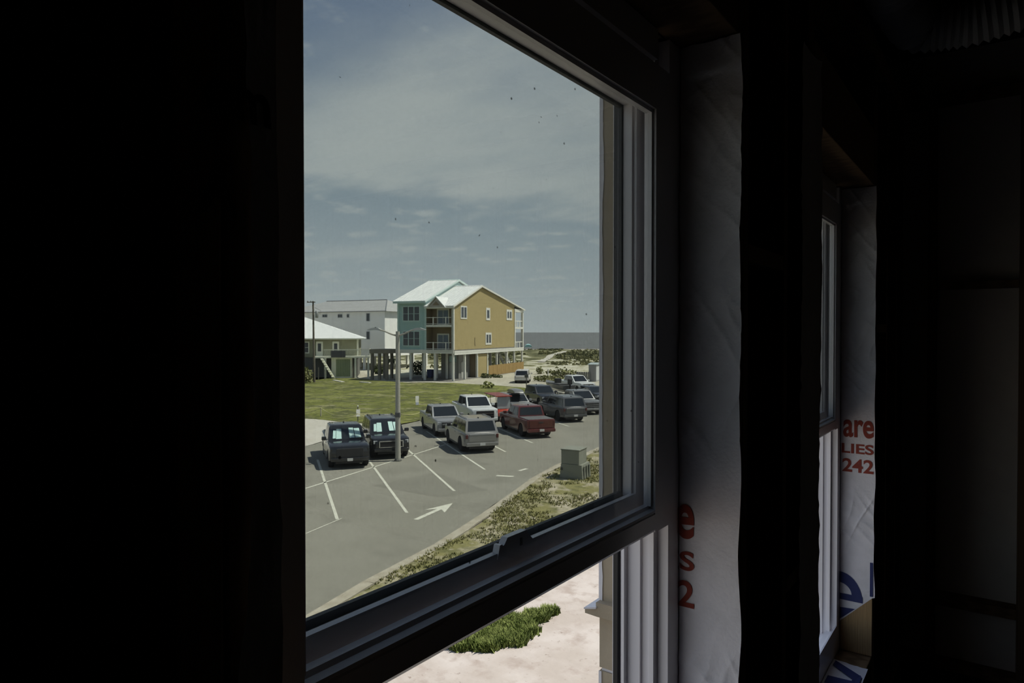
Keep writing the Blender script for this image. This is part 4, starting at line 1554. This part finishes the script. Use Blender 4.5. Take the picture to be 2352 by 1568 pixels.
for sd in (-1, 1):
    tf.path([(-2.2, sd * .7, .55), (1.0, sd * .7, .55), (3.4, 0, .5)], .05, 6)
tf.tube((-1, -.95, .38), (-1, .95, .38), .05, None, 6)
tf.tube((-1, -.6, .38), (-1, -.6, .62), .05, None, 6)
tf.tube((-1, .6, .38), (-1, .6, .62), .05, None, 6)
tf.tube((3.2, 0, .5), (3.2, 0, .0), .04, None, 6)
tf.build('trailer_frame', pmat('galvanised', (.35, .35, .35), .5, .6), bt)
tm, rm = wheel_mesh(.32, .2, RIM)
for sd in (-1, 1):
    wo = link('wheel', tm, bt)
    wo.location = (-1, sd * 1.0, .32)
    if sd < 0:
        wo.rotation_euler = (0, 0, math.pi)
    ro = link('rim', rm, wo)
    ro.location = (0, .05, 0)

# ================================================================== STREET FURNITURE
POLEM = pmat('galvanised_pole', (.42, .41, .36), .6, .2, .4)
lp = thing('lamp_post', 'tall grey lamp post with two arms in the parking lot', 'lamp post', G(914, 1058), R(35.9))
MB().tube((0, 0, 0), (0, 0, 6.95), .15, .105, 10).build('pole', POLEM, lp, True)
MB().lathe([(.20, 0), (.20, .05), (.15, .12), (.12, .13)], (0, 0, 0), (0, 0, 1), 10).build('base_cover', pmat('pole_base', (.12, .12, .11), .7), lp)
MB().cbox(-.14, .14, -.14, .14, 2.35, 2.62, .03).build('junction_box', pmat('dark_box', (.12, .12, .12), .6), lp)
for sd, dz, tip in ((-1, 0, -1.45), (1, 0, 1.3)):
    MB().path([(0, 0, 6.7), (sd * .35, -.1, 6.82), (sd * .75, -.2, 7.0), (sd * .95, -.22, 7.03)], [.05, .045, .04, .04], 8).build('arm', POLEM, lp, True)
    hd_ = MB()
    pr_ = [(.85, .0), (1.0, .05), (1.25, .06), (1.55, .0), (1.52, -.03), (1.2, -.02), (.9, -.04)]
    hd_.prism([(sd * a, 7.06 + b * 1.6 + (a - .85) * -.02) for a, b in pr_], -.40, -.04, 'y')
    ho = hd_.build('lamp_head', pmat('lamp_head_grey', (.50, .52, .50), .5, .2), lp)
    if sd < 0:
        MB().tube((sd * 1.15, -.22, 7.09), (sd * 1.15, -.22, 7.18), .035, None, 8).build('photocell', TRIMBLACK, ho)

up = thing('utility_pole', 'dark wooden utility pole at the left before the white house', 'utility pole', G(722, 878), R(20))
WPOLE = pmat('weathered_pole', (.13, .115, .095), .9, 0, .1, (.18, .16, .135), 5)
MB().tube((0, 0, -.2), (-.15, 0, 11.2), .16, .11, 10).build('pole', WPOLE, up, True)
MB().cbox(-1.1, .2, -.06, .06, 11.0, 11.12, .01).build('crossarm', WPOLE, up)
for x_ in (-1.0, -.5):
    MB().lathe([(.05, 0), (.07, .06), (.04, .14)], (x_, 0, 11.12), (0, 0, 1), 8).build('insulator', pmat('porcelain', (.25, .24, .22), .4), up)
MB().lathe([(.18, 0), (.22, .05), (.22, .85), (.16, .95), (.05, 1.0)], (.42, 0, 8.9), (0, 0, 1), 14).build('transformer', pmat('transformer_grey', (.33, .34, .34), .5), up, True)
MB().path([(.42, 0, 9.9), (.9, .1, 9.4), (1.0, .1, 9.9), (.1, 0, 10.3)], .02, 5).build('jumper_wire', TRIMBLACK, up)

GREENBOX = pmat('grey_green_enamel', (.215, .225, .185), .6, .0, .4, (.24, .25, .21), 3)
eb = thing('transformer_cabinet', 'two-tier grey-green electrical cabinet on the verge', 'electrical cabinet', G(1323, 1103) + rgt * .05 + far * .7, R(35.9) - R(27))
eb.scale = (.9, .9, .89)
# local x to the right, y away
m = MB()
m.add([(-.67, -.60, 0), (.62, -.60, 0), (.62, .62, 0), (-.67, .62, 0), (-.60, -.58, .78), (.56, -.58, .78), (.56, .60, .78), (-.60, .60, .78)],
      [(0, 3, 2, 1), (4, 5, 6, 7), (0, 1, 5, 4), (1, 2, 6, 5), (2, 3, 7, 6), (3, 0, 4, 7)])
m.build('base_cabinet', GREENBOX, eb)
MB().cbox(-.60, .40, -.55, .56, .781, 1.52, .02).build('top_cabinet', GREENBOX, eb)
MB().cbox(-.63, .43, -.58, .60, 1.52, 1.57, .012).build('lid', GREENBOX, eb)
for k in range(3):
    MB().cbox(.60, .665, -.42 + k * .36, -.30 + k * .36, .02, .70, .01).build('rib', GREENBOX, eb)
MB().cbox(-.56, -.52, -.66, -.59, .45, .6, .01).build('hasp', TRIMBLACK, eb)

SIGNW = pmat('sign_white', (.72, .72, .70), .5)
sg = thing('sign_post', 'white sign on a dark post at the lawn edge', 'sign', G(822, 968), R(80))
MB().tube((0, 0, 0), (0, 0, 1.15), .035, None, 8).build('post', pmat('dark_post', (.09, .085, .07), .8), sg)
MB().cbox(-.17, .17, -.055, -.036, .40, .95, .005).build('sign_panel', SIGNW, sg)
MB().lathe([(.05, 0), (.055, .08), (.02, .12)], (0, 0, 1.15), (0, 0, 1), 8).build('post_cap', SIGNW, sg)
ya = thing('yard_sign', 'leaning white yard sign with blue foot on the lawn', 'sign', G(958, 932), R(82))
yp = MB().prism([(-.20, .35), (.20, .35), (.20, .95), (-.20, .95)], -.02, .0, 'y').build('sign_panel', SIGNW, ya)
MB().cbox(-.17, .17, -.028, -.002, .10, .34, .004).build('sign_foot', pmat('pale_blue_print', (.42, .45, .58), .6), ya)
for sd in (-1, 1):
    MB().tube((sd * .15, 0, -.1), (sd * .15, 0, .9), .012, None, 5).build('stake', POLEM, ya)
dp = thing('sign_post', 'thin dark post standing on the drive behind the lot', 'post', G(1209, 897), R(30))
MB().tube((0, 0, 0), (0, 0, 1.75), .05, None, 8).build('post', pmat('dark_post', (.09, .085, .07), .8), dp)
MB().cbox(-.22, .22, -.03, .0, 1.55, 1.95, .01).build('sign_back', pmat('sign_back_grey', (.12, .12, .11), .7), dp)
wp_ = thing('marker_post', 'pale slim marker post among the scrub', 'post', G(1259, 868), 0)
MB().tube((0, 0, 0), (0, 0, 1.35), .09, .07, 8).build('post', SIGNW, wp_)
MB().lathe([(.08, 0), (.09, .05), (.03, .10)], (0, 0, 1.35), (0, 0, 1), 8).build('cap', SIGNW, wp_)

# rope fence along the lawn
rf = thing('rope_fence', 'low rope strung on short posts along the lawn edge', 'rope fence', G(737, 955), 0)
ROPE = pmat('yellow_rope', (.50, .47, .24), .8)
posts = [G(640, 953), G(737, 956), G(822, 970), G(912, 967), G(990, 950)]
o0 = rf.location
for i, p in enumerate(posts):
    if i != 2:
        MB().tube((p.x - o0.x, p.y - o0.y, 0), (p.x - o0.x, p.y - o0.y, .72), .05, .045, 7).build('post', pmat('pale_post', (.45, .42, .33), .8), rf)
for i in range(len(posts) - 1):
    p, q = posts[i] - o0, posts[i + 1] - o0
    pts = []
    for j in range(13):
        t = j / 12
        r_ = p.lerp(q, t)
        pts.append((r_.x, r_.y, .68 - .42 * 4 * t * (1 - t)))
    MB().path(pts, .025, 5).build('rope', ROPE, rf)

# boards lying on the grass
for i, (pa, pb_, lab) in enumerate((((767, 874), (788, 878), 'weathered pale board lying slantwise in the grass'), ((828, 878), (850, 880), 'long pale board lying at the lawn edge by the drive'))):
    a_, b_ = G(*pa), G(*pb_)
    ang = math.atan2(b_.y - a_.y, b_.x - a_.x)
    ln = (b_ - a_).length
    o = thing('board', lab, 'board', (a_ + b_) / 2, ang)
    MB().cbox(-ln / 2, ln / 2, -.22, .22, .02, .12, .01).build('plank', pmat('pale_board', (.62, .60, .52), .8), o)
    MB().cbox(-ln / 2 + .1, -ln / 2 + .25, -.28, .28, .0, .02, .004).build('batten', pmat('pale_board', (.62, .60, .52), .8), o)

# traffic cone
tcn = thing('traffic_cone', 'orange traffic cone beside the boat trailer', 'cone', G(1311, 913), 0)
MB().lathe([(.16, .03), (.12, .25), (.085, .42), (.03, .72)], (0, 0, 0), (0, 0, 1), 12).build('cone', pmat('cone_orange', (.62, .10, .03), .5), tcn, True)
MB().cbox(-.2, .2, -.2, .2, 0, .035, .01).build('base', pmat('cone_orange', (.62, .10, .03), .5), tcn)
MB().lathe([(.115, .30), (.095, .40)], (0, 0, 0), (0, 0, 1), 12).build('band', SIGNW, tcn)

# beach tent on the dune
bt_ = thing('beach_canopy', 'small turquoise domed beach canopy on the dune crest', 'beach canopy', cs(4.9, 206, dune_h(4.9, 206) + .35), YAW)
m = MB()
NN = 12
vs = []
for j in range(4):
    for i in range(NN):
        t = math.pi * i / (NN - 1)
        vs.append((-1.15 * math.cos(t) * (1 - .05 * j), j * .6, .55 + (.75 + .2 * math.sin(j * 1.0)) * math.sin(t)))
m.add(vs, [(j * NN + i, j * NN + i + 1, (j + 1) * NN + i + 1, (j + 1) * NN + i) for j in range(3) for i in range(NN - 1)])
m.add([(-1.15 * math.cos(math.pi * i / 11), -.01, .55 + .75 * math.sin(math.pi * i / 11)) for i in range(12)], [tuple(range(12))])
m.build('canopy', pmat('turquoise_cloth', (.42, .70, .72), .7), bt_, True)
for sd in (-1, 1):
    for y_ in (0, 1.8):
        MB().tube((sd * 1.1, y_, -1.2), (sd * 1.12, y_, .6), .03, None, 5).build('pole', POLEM, bt_)

# storage shed with a fence panel
sh = thing('storage_shed', 'grey and white storage shed at the right window edge', 'shed', G(1352, 876), R(104))
SHG = pmat('shed_grey', (.30, .30, .30), .7)
MB().box(0, 3.4, -1.05, 0, 0, 2.35).build('wall_box', SHG, sh)
for k in range(9):
    MB().box(.1 + k * .36, .4 + k * .36, .0, .02, .15, 2.2).build('panel', pmat('shed_white', (.62, .64, .64), .6), sh) if False else None
for k in range(3):
    MB().box(-.02, 0, -1.0 + k * .33, -.70 + k * .33, .15, 2.2).build('panel', SHG, sh)
for k in range(9):
    MB().box(.12 + k * .36, .44 + k * .36, -1.07, -1.05, .15, 2.2).build('panel', pmat('shed_white', (.62, .64, .64), .6), sh)
MB().prism([(-.15, 2.35), (3.55, 2.35), (3.55, 2.43), (1.7, 2.62), (-.15, 2.43)], -1.2, .12, 'y').build('roof', pmat('shed_roof', (.36, .42, .43), .6), sh)
fp = thing('fence_panel', 'short grey board fence beside the storage shed', 'fence', G(1340, 876), R(104) + R(90))
for k in range(6):
    MB().box(-.9 + k * .32, -.62 + k * .32, -.02, .02, 0, 1.35).build('board', pmat('fence_grey', (.22, .22, .20), .8), fp)
for z_ in (.35, 1.05):
    MB().box(-.9, 1.02, .02, .06, z_, z_ + .09).build('rail', pmat('fence_grey', (.22, .22, .20), .8), fp)

# ================================================================== HOUSES
TEALW = pmat('teal_siding', (.33, .475, .475), .7, 0, .2, (.35, .50, .50), 3)
TEALT = pmat('pale_teal_trim', (.46, .60, .58), .6)
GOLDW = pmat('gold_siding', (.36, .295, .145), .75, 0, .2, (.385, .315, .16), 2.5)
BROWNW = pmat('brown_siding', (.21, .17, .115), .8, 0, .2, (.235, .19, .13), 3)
HWHITE = pmat('house_white_trim', (.68, .68, .63), .6)
METROOF = pmat('white_metal_roof', (.70, .72, .71), .5, .0, .4)
HGLASS = pmat('house_window_glass', (.05, .06, .07), .12, 0, .5)
HGLASSB = pmat('door_glass_blue', (.10, .15, .19), .12, 0, .5)
WOODF = pmat('wood_fence', (.30, .20, .085), .85, 0, .1, (.36, .25, .11), 4)
BLUEBIN = pmat('blue_plastic', (.03, .05, .16), .5)

hs = thing('house', 'three-storey teal and gold stilt house with white metal roof', 'house', (-63.3, 73.35, 0), R(104))
UG, UP, VA, VB = 23.2, 27.4, 4.47, 9.1
Z1, Z1b, Z2 = 3.88, 4.42, 7.70


def hb(name, mat, u0, u1, v0, v1, z0, z1, parent=hs):
    return MB().box(u0, u1, v0, v1, z0, z1).build(name, mat, parent)


# walls
gw = MB().prism([(0, Z1b), (UG, Z1b), (UG, 11.55), (9.2, 13.85), (0, 10.62)], 0, .25, 'y').build('gold_wall', GOLDW, hs)
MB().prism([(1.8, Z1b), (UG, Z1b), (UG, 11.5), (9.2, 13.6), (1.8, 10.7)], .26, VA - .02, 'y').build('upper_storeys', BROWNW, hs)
tw = MB().prism([(-.0, Z1b), (UG, Z1b), (UG, 11.4), (10.3, 14.9), (0, 11.35)], VA, VB, 'y').build('teal_block', TEALW, hs)
MB().prism([(.5, 11.4), (UG - .5, 11.4), (10.3, 14.85)], VA - .04, VA - .001, 'y').build('gable_siding', TEALT, hs)
# bands
hb('floor_band', HWHITE, -.12, 0, -.02, VB + .02, Z1, Z1b)
hb('floor_band', HWHITE, 0, UP, -.16, 0, Z1 - .20, 4.24)
hb('band_strip', pmat('band_grey', (.45, .45, .42), .7), 0, UP, -.175, -.161, 3.98, 4.02)  # thin grey strip along the gold-side floor band
hb('floor_band', HWHITE, UG, UP, 0, VB, Z1, 4.2)
hb('floor_slab', CONCD, 0.01, UG - .01, .005, VB, Z1 + .02, Z1b - .01)
hb('corner_board', HWHITE, -.10, .18, -.08, .30, Z1b, 10.62)
hb('corner_board', TEALT, -.06, .06, VB - .18, VB + .05, Z1b, 11.35)
hb('corner_board', TEALT, -.06, .06, VA - .10, VA + .14, Z1b, 11.0)
hb('frieze_board', TEALT, -.05, -.001, VA + .14, VB - .18, 11.05, 11.35)


def gable_roof(name, u0, ur, u1, v0, v1, z0, zr_, z1, t=.16):
    """two metal slopes with a ridge along v"""
    r = MB().prism([(u0, z0), (ur, zr_), (ur, zr_ + t), (u0, z0 + t)], v0, v1, 'y').build(name, METROOF, hs)
    MB().prism([(u1, z1), (ur, zr_), (ur, zr_ + t), (u1, z1 + t)], v0, v1, 'y').build(name, METROOF, hs)
    # standing seams, too fine to pick apart
    m = MB()
    n = int((v1 - v0) / .45)
    for k in range(n + 1):
        v = v0 + .02 + k * (v1 - v0 - .04) / n
        m.prism([(u0, z0 + t), (ur, zr_ + t), (ur, zr_ + t + .05), (u0, z0 + t + .05)], v - .012, v + .012, 'y')
    s = m.build('roof_seams', METROOF, r)
    s['kind'] = 'stuff'
    MB().prism([(ur - .2, zr_ + t - .02), (ur, zr_ + t + .07), (ur + .2, zr_ + t - .02)], v0 - .02, v1 + .02, 'y').build('ridge_cap', TEALT if v0 > 2 else METROOF, hs)
    return r


gable_roof('roof_slope', -.55, 9.2, UP + .3, -.28, VA + .02, 10.50, 13.95, 10.85)
gable_roof('roof_slope', -.75, 10.3, UP + .2, VA - .28, VB + .35, 11.25, 15.05, 11.3)
# rake boards
MB().prism([(-.55, 10.40), (9.2, 13.85), (UP + .3, 10.75), (UP + .3, 10.98), (9.2, 14.1), (-.55, 10.64)], -.34, -.285, 'y').build('rake_board', HWHITE, hs)
MB().prism([(-.75, 11.15), (10.3, 14.95), (UP + .2, 11.2), (UP + .2, 11.44), (10.3, 15.22), (-.75, 11.4)], VA - .35, VA - .285, 'y').build('rake_board', pmat('pale_rake', (.56, .66, .64), .6), hs)
hb('fascia', HWHITE, -.60, -.54, -.28, VA - .3, 10.34, 10.62)
hb('fascia', TEALT, -.80, -.74, VA - .28, VB + .35, 11.08, 11.38)
hb('soffit', HWHITE, -.54, 1.8, .0, VA, 10.30, 10.40)
# small dormer gable over the balcony
dg = MB().prism([(1.15, 10.45), (3.75, 10.45), (2.45, 11.75)], -.62, -.5, 'x').build('dormer_face', pmat('dormer_grey', (.36, .34, .31), .7), hs)  # face in a single flat warm grey
for a_, b_ in (((1.0, 10.40), (2.45, 11.86)), ((3.9, 10.40), (2.45, 11.86))):
    MB().prism([a_, b_, (b_[0], b_[1] + .16), (a_[0] + (.16 if a_[0] > 2 else -.16), a_[1])], -.8, 2.8, 'x').build('dormer_roof', METROOF, dg)
MB().prism([(1.9, 10.75), (3.0, 10.75), (2.45, 11.3)], -.66, -.63, 'x').build('dormer_vent', BROWNW, dg)
# balconies
for zf in (Z1b, 8.0):
    hb('balcony_deck', HWHITE, -.12, 1.8, .25, VA - .1, zf - .34, zf - .02)
    dr = hb('balcony_door', HWHITE, 1.70, 1.80, 1.55, 3.55, zf, zf + 2.3)
    for v0 in (1.75, 2.60):
        hb('door_pane', HGLASSB, 1.66, 1.70, v0, v0 + .75, zf + .15, zf + 2.1, dr)
    rl = hb('railing', HWHITE, -.06, .0, .28, VA - .12, zf + .98, zf + 1.06)
    hb('bottom_rail', HWHITE, -.06, .0, .28, VA - .12, zf + .10, zf + .16, rl)
    for v0 in (1.15, 3.15):
        hb('rail_post', HWHITE, -.10, .04, v0, v0 + .14, zf, zf + 1.1, rl)
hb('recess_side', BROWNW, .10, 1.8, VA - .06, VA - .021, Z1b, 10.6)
hb('balcony_post', HWHITE, -.10, .10, .10, .30, Z1b, 10.4)


def win(parent, axis, p, a0, a1, z0, z1, cols, rows, trim, gl=HGLASS, tw_=.16):
    """window on plane axis=p: trim slab and recessed panes"""
    if axis == 'u':
        f = MB().box(p - .06, p, a0, a1, z0, z1).build('window', trim, parent)
    else:
        f = MB().box(a0, a1, p - .06, p, z0, z1).build('window', trim, parent)
    cw = (a1 - a0 - tw_ * (cols + 1)) / cols
    rh = (z1 - z0 - tw_ - .06 * (rows - 1) - tw_) / rows
    for i in range(cols):
        for j in range(rows):
            x0 = a0 + tw_ + i * (cw + tw_)
            zz = z0 + tw_ + j * (rh + .06)
            if axis == 'u':
                MB().box(p - .075, p - .06, x0, x0 + cw, zz, zz + rh).build('pane', gl, f)
            else:
                MB().box(x0, x0 + cw, p - .075, p - .06, zz, zz + rh).build('pane', gl, f)
    return f


win(hs, 'u', 0, 5.35, 8.3, 8.45, 10.75, 3, 2, TEALT)
win(hs, 'u', 0, 5.35, 8.3, 4.85, 7.15, 3, 2, TEALT)
win(hs, 'v', 0, 2.2, 4.3, 8.85, 10.75, 2, 1, HWHITE, tw_=.2)
win(hs, 'v', 0, 11.2, 12.75, 8.8, 10.75, 1, 1, HWHITE, tw_=.35)
win(hs, 'v', 0, 19.6, 22.1, 8.95, 10.75, 2, 1, HWHITE, tw_=.35)
win(hs, 'v', 0, 11.0, 13.3, 4.95, 6.85, 2, 1, HWHITE, tw_=.3)
hb('conduit', BROWNW, 7.0, 7.08, -.06, 0, 5.0, 6.1)
hb('conduit', BROWNW, 7.0, 7.35, -.06, 0, 4.95, 5.02)
# seaward porch
for zf in (4.2, 7.85):
    hb('porch_deck', HWHITE, UG, UP, -.12, VB, zf - .35, zf)
    rl = hb('railing', HWHITE, UG + .1, UP - .1, .02, .1, zf + .95, zf + 1.1)
    for u in (UG + 1.2, UG + 2.5):
        hb('rail_post', HWHITE, u, u + .25, .02, .1, zf, zf + .95, rl)
for u in (UG + .05, UP - .3):
    for v in (0.0, 4.4, 8.8):
        hb('porch_post', HWHITE, u, u + .34, v - .1, v + .28, 4.2, 11.0)
hb('porch_beam', HWHITE, UG, UP, -.12, VB, 10.45, 10.95)
# piles
for u in (0.0, 3.69, 8.0, 11.8, 15.6, 19.8, 23.3, UP - .3):
    for v in (0.0, 2.9, VA + .1, 6.9, VB - .28):
        if u > 4 and v > 5 and u < 20:
            continue
        hb('pile', HWHITE, u, u + .28, v, v + .28, -.1, Z1)
hb('slab', CONCD, -1.6, UP, -.3, VB + 1.0, -.08, .03)
# enclosures under the house
hb('storage_wall', GOLDW, 8.2, 11.8, .10, .30, .02, 3.55)
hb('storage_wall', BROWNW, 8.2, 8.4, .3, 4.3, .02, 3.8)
er = hb('entry_room', pmat('entry_wall', (.22, .22, .21), .8), 4.2, 8.0, 1.3, 4.2, .02, 3.7)
dd = hb('door', pmat('entry_door', (.42, .42, .41), .6), 4.12, 4.2, 1.7, 2.8, .05, 2.4, er)
hb('transom', TEALW, 4.12, 4.2, 1.7, 2.8, 2.5, 3.4, er)
hb('door_panel', pmat('pale_door', (.40, .40, .38), .6), 5.0, 6.6, 1.22, 1.30, .05, 2.5, er)
hb('wreath', SHRUBD, 5.7, 6.1, 1.15, 1.22, 1.4, 1.9, er)
for k in range(9):
    hb('fence_board', WOODF, 12.2 + k * 1.72, 13.88 + k * 1.72, -.06, .0, .0, 1.65)
hb('lattice_wall', BROWNW, 12.3, 15.4, 2.0, 2.2, .05, 3.7)
hb('stair_stringer', HWHITE, 19.9, 20.0, .5, 1.6, .3, .6)
MB().prism([(20.0, 3.9), (20.9, 3.9), (24.8, .3), (23.9, .3)], .7, .8, 'y').build('stair_stringer', HWHITE, hs)
MB().prism([(20.0, 3.9), (20.9, 3.9), (24.8, .3), (23.9, .3)], 1.9, 2.0, 'y').build('stair_stringer', HWHITE, hs)
for k in range(9):
    u = 20.5 + k * .43
    hb('stair_tread', HWHITE, u, u + .35, .8, 1.9, 3.6 - k * .4, 3.66 - k * .4)


def bin_(label, px, py, rz):
    o = thing('wheelie_bin', label, 'bin', G(px, py) + Vector((0, 0, .03)), rz, 'blue bins under the stilt house')
    m = MB()
    m.add([(-.30, -.34, .08), (.30, -.34, .08), (.30, .34, .08), (-.30, .34, .08), (-.40, -.42, 1.15), (.40, -.42, 1.15), (.40, .42, 1.15), (-.40, .42, 1.15)],
          [(0, 3, 2, 1), (4, 5, 6, 7), (0, 1, 5, 4), (1, 2, 6, 5), (2, 3, 7, 6), (3, 0, 4, 7)])
    m.build('bin_body', BLUEBIN, o)
    MB().cbox(-.45, .45, -.46, .46, 1.15, 1.28, .04).build('lid', BLUEBIN, o)
    for sd in (-1, 1):
        MB().lathe([(.13, -.04), (.13, .04)], (-.32, sd * .36, .13), (0, 1, 0), 10).build('wheel', RUBBER, o)
    return o


bin_('blue wheeled bin under the balcony side of the stilt house', 989, 868, R(104))
bin_('blue wheeled bin behind the first gold-side posts', 1078, 864.5, R(104))
bin_('second blue wheeled bin behind the gold-side posts', 1087, 863.5, R(110))

# white three-storey house
WG = pmat('white_siding', (.84, .84, .83), .7, 0, .2, (.87, .87, .86), 2)  # one white siding colour for all walls and piles
WROOF = pmat('grey_metal_roof', (.36, .365, .355), .5, .0)
p = G(884, 851)
wh = thing('house', 'plain white three-storey house behind the tan cottage', 'house', (p.x, p.y, 0), R(100))
MB().box(0, 14, 0, 24, 2.6, 10.75).build('walls', WG, wh)
for u in (0.0, 4.5, 9, 13.6):
    for v in (0, 4.5, 9, 14, 19, 23.6):
        MB().box(u, u + .4, v, v + .4, -.1, 2.6).build('pile', WG, wh)
MB().add([(-.5, -.6, 10.7), (14.5, -.6, 10.7), (14.5, 24.6, 10.7), (-.5, 24.6, 10.7), (6.5, 4.2, 13.1), (6.5, 19.0, 13.1)],
         [(0, 1, 4), (1, 2, 5, 4), (2, 3, 5), (3, 0, 4, 5), (3, 2, 1, 0)]).build('hip_roof', WROOF, wh)
MB().tube((6.5, 4.2, 13.12), (6.5, 19, 13.12), .10, None, 6).build('ridge_cap', pmat('ridge_dark', (.20, .21, .22), .5), wh)
MB().tube((6.5, 4.2, 13.12), (-.5, -.6, 10.75), .09, None, 6).build('hip_cap', pmat('ridge_dark', (.20, .21, .22), .5), wh)
MB().tube((-.52, -.6, 10.72), (-.52, 24.6, 10.72), .08, None, 6).build('gutter', pmat('ridge_dark', (.20, .21, .22), .5), wh)
WTRIM = pmat('grey_window_trim', (.40, .42, .43), .6)
for (v0, v1, z0, z1, c) in ((3.3, 4.1, 8.9, 10.4, 1), (3.3, 4.1, 5.6, 7.1, 1), (8.0, 8.6, 9.6, 10.3, 1), (9.6, 10.7, 9.6, 10.3, 2), (13.2, 14.4, 9.7, 10.3, 2)):
    win(wh, 'u', 0, v0, v1, z0, z1, c, 1, WTRIM, tw_=.10)

# carport on stilts right of the cottage
cp_ = thing('carport', 'grey wooden stilt deck between the cottage and the teal house', 'deck', G(862, 872), R(100))
CPW = pmat('weathered_deck_wood', (.20, .185, .16), .9, 0, .1, (.25, .23, .20), 3)
MB().box(-.2, 3.4, -2.2, .9, 3.85, 4.45).build('deck_beam', CPW, cp_)
for u in (0, 3.0):
    for v in (.5, -.8, -2.1):
        MB().box(u, u + .35, v, v + .35, -.1, 3.85).build('pile', CPW, cp_)

# tan-green cottage with deck
TGW = pmat('olive_siding', (.27, .27, .185), .75, 0, .2, (.30, .30, .21), 3)
TGT = pmat('cream_trim', (.82, .82, .70), .6)
SAGE = pmat('sage_door', (.24, .285, .18), .7)
p = G(822, 868)
ct = thing('house', 'low olive cottage with white hip roof and cream deck at the left', 'house', (p.x, p.y, 0), R(136))
MB().box(2.2, 12, .0, 18, 3.1, 6.0).build('walls', TGW, ct)
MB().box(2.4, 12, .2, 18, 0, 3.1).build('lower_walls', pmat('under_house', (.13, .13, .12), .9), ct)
MB().add([(1.2, -.9, 5.95), (13, -.9, 5.95), (13, 19, 5.95), (1.2, 19, 5.95), (7, 8.5, 9.3), (7, 11.5, 9.3)],
         [(0, 1, 4), (1, 2, 5, 4), (2, 3, 5), (3, 0, 4, 5), (3, 2, 1, 0)]).build('hip_roof', METROOF, ct)
MB().box(1.12, 1.22, -.95, 19, 5.82, 6.0).build('fascia', TGT, ct)
MB().box(2.1, 2.2, -.02, .25, 3.1, 5.95).build('corner_board', TGT, ct)
win(ct, 'u', 2.2, 7.3, 9.4, 3.7, 5.5, 2, 2, TGT, tw_=.16)
for v0 in (5.3, 2.9):
    d_ = MB().box(2.12, 2.2, v0, v0 + 1.0, 3.3, 5.5).build('door', TGT, ct)
    MB().box(2.09, 2.12, v0 + .25, v0 + .75, 4.0, 5.2).build('pane', HGLASS, d_)
dk = MB().box(-.3, 2.2, -1.8, 6.5, 3.05, 3.3).build('deck', TGT, ct)
for (u0, u1, v0, v1) in ((-.3, -.18, -1.8, 5.0), (-.3, 2.2, -1.8, -1.7)):
    r_ = MB().box(u0, u1, v0, v1, 4.25, 4.36).build('railing', TGT, ct)
    bal = MB()
    if v1 - v0 > 1:
        for k in range(34):
            v = v0 + .05 + k * .2
            bal.box(u0 + .02, u1 - .02, v, v + .07, 3.3, 4.25)
    else:
        for k in range(12):
            u = u0 + .05 + k * .2
            bal.box(u, u + .07, v0 + .02, v1 - .02, 3.3, 4.25)
    q_ = bal.build('balusters', TGT, r_)
    q_['kind'] = 'stuff'
MB().box(-.42, -.30, 1.8, 3.9, 3.15, 4.15).build('air_conditioner', pmat('dark_unit', (.07, .07, .08), .6), ct)
sr = MB().box(.3, 2.4, .9, 3.9, 0, 3.05).build('storage_room', TGT, ct)
for k in range(8):
    MB().box(.26, .3, 1.15 + k * .26, 1.39 + k * .26, .25, 2.85).build('door_board', SAGE, sr)
for v in (-1.7, .2, 4.6, 6.2):
    MB().box(-.25, .05, v, v + .3, -.1, 3.05).build('deck_post', TGT, ct)
st_ = MB().prism([(3.2, .0), (3.6, 0), (5.4, 3.05), (5.0, 3.05)], -.9, -.75, 'x').build('stair_stringer', TGT, ct)
for k in range(8):
    MB().box(-1.6, -.75, 3.4 + k * .22, 3.75 + k * .22, .3 + k * .36, .36 + k * .36).build('stair_tread', TGT, st_)
for k in range(5):
    MB().box(-3.0, -2.9, 4.5 + k * .9, 4.6 + k * .9, -.1, 1.5 + .3 * (k % 2)).build('fence_post', CPW, ct)
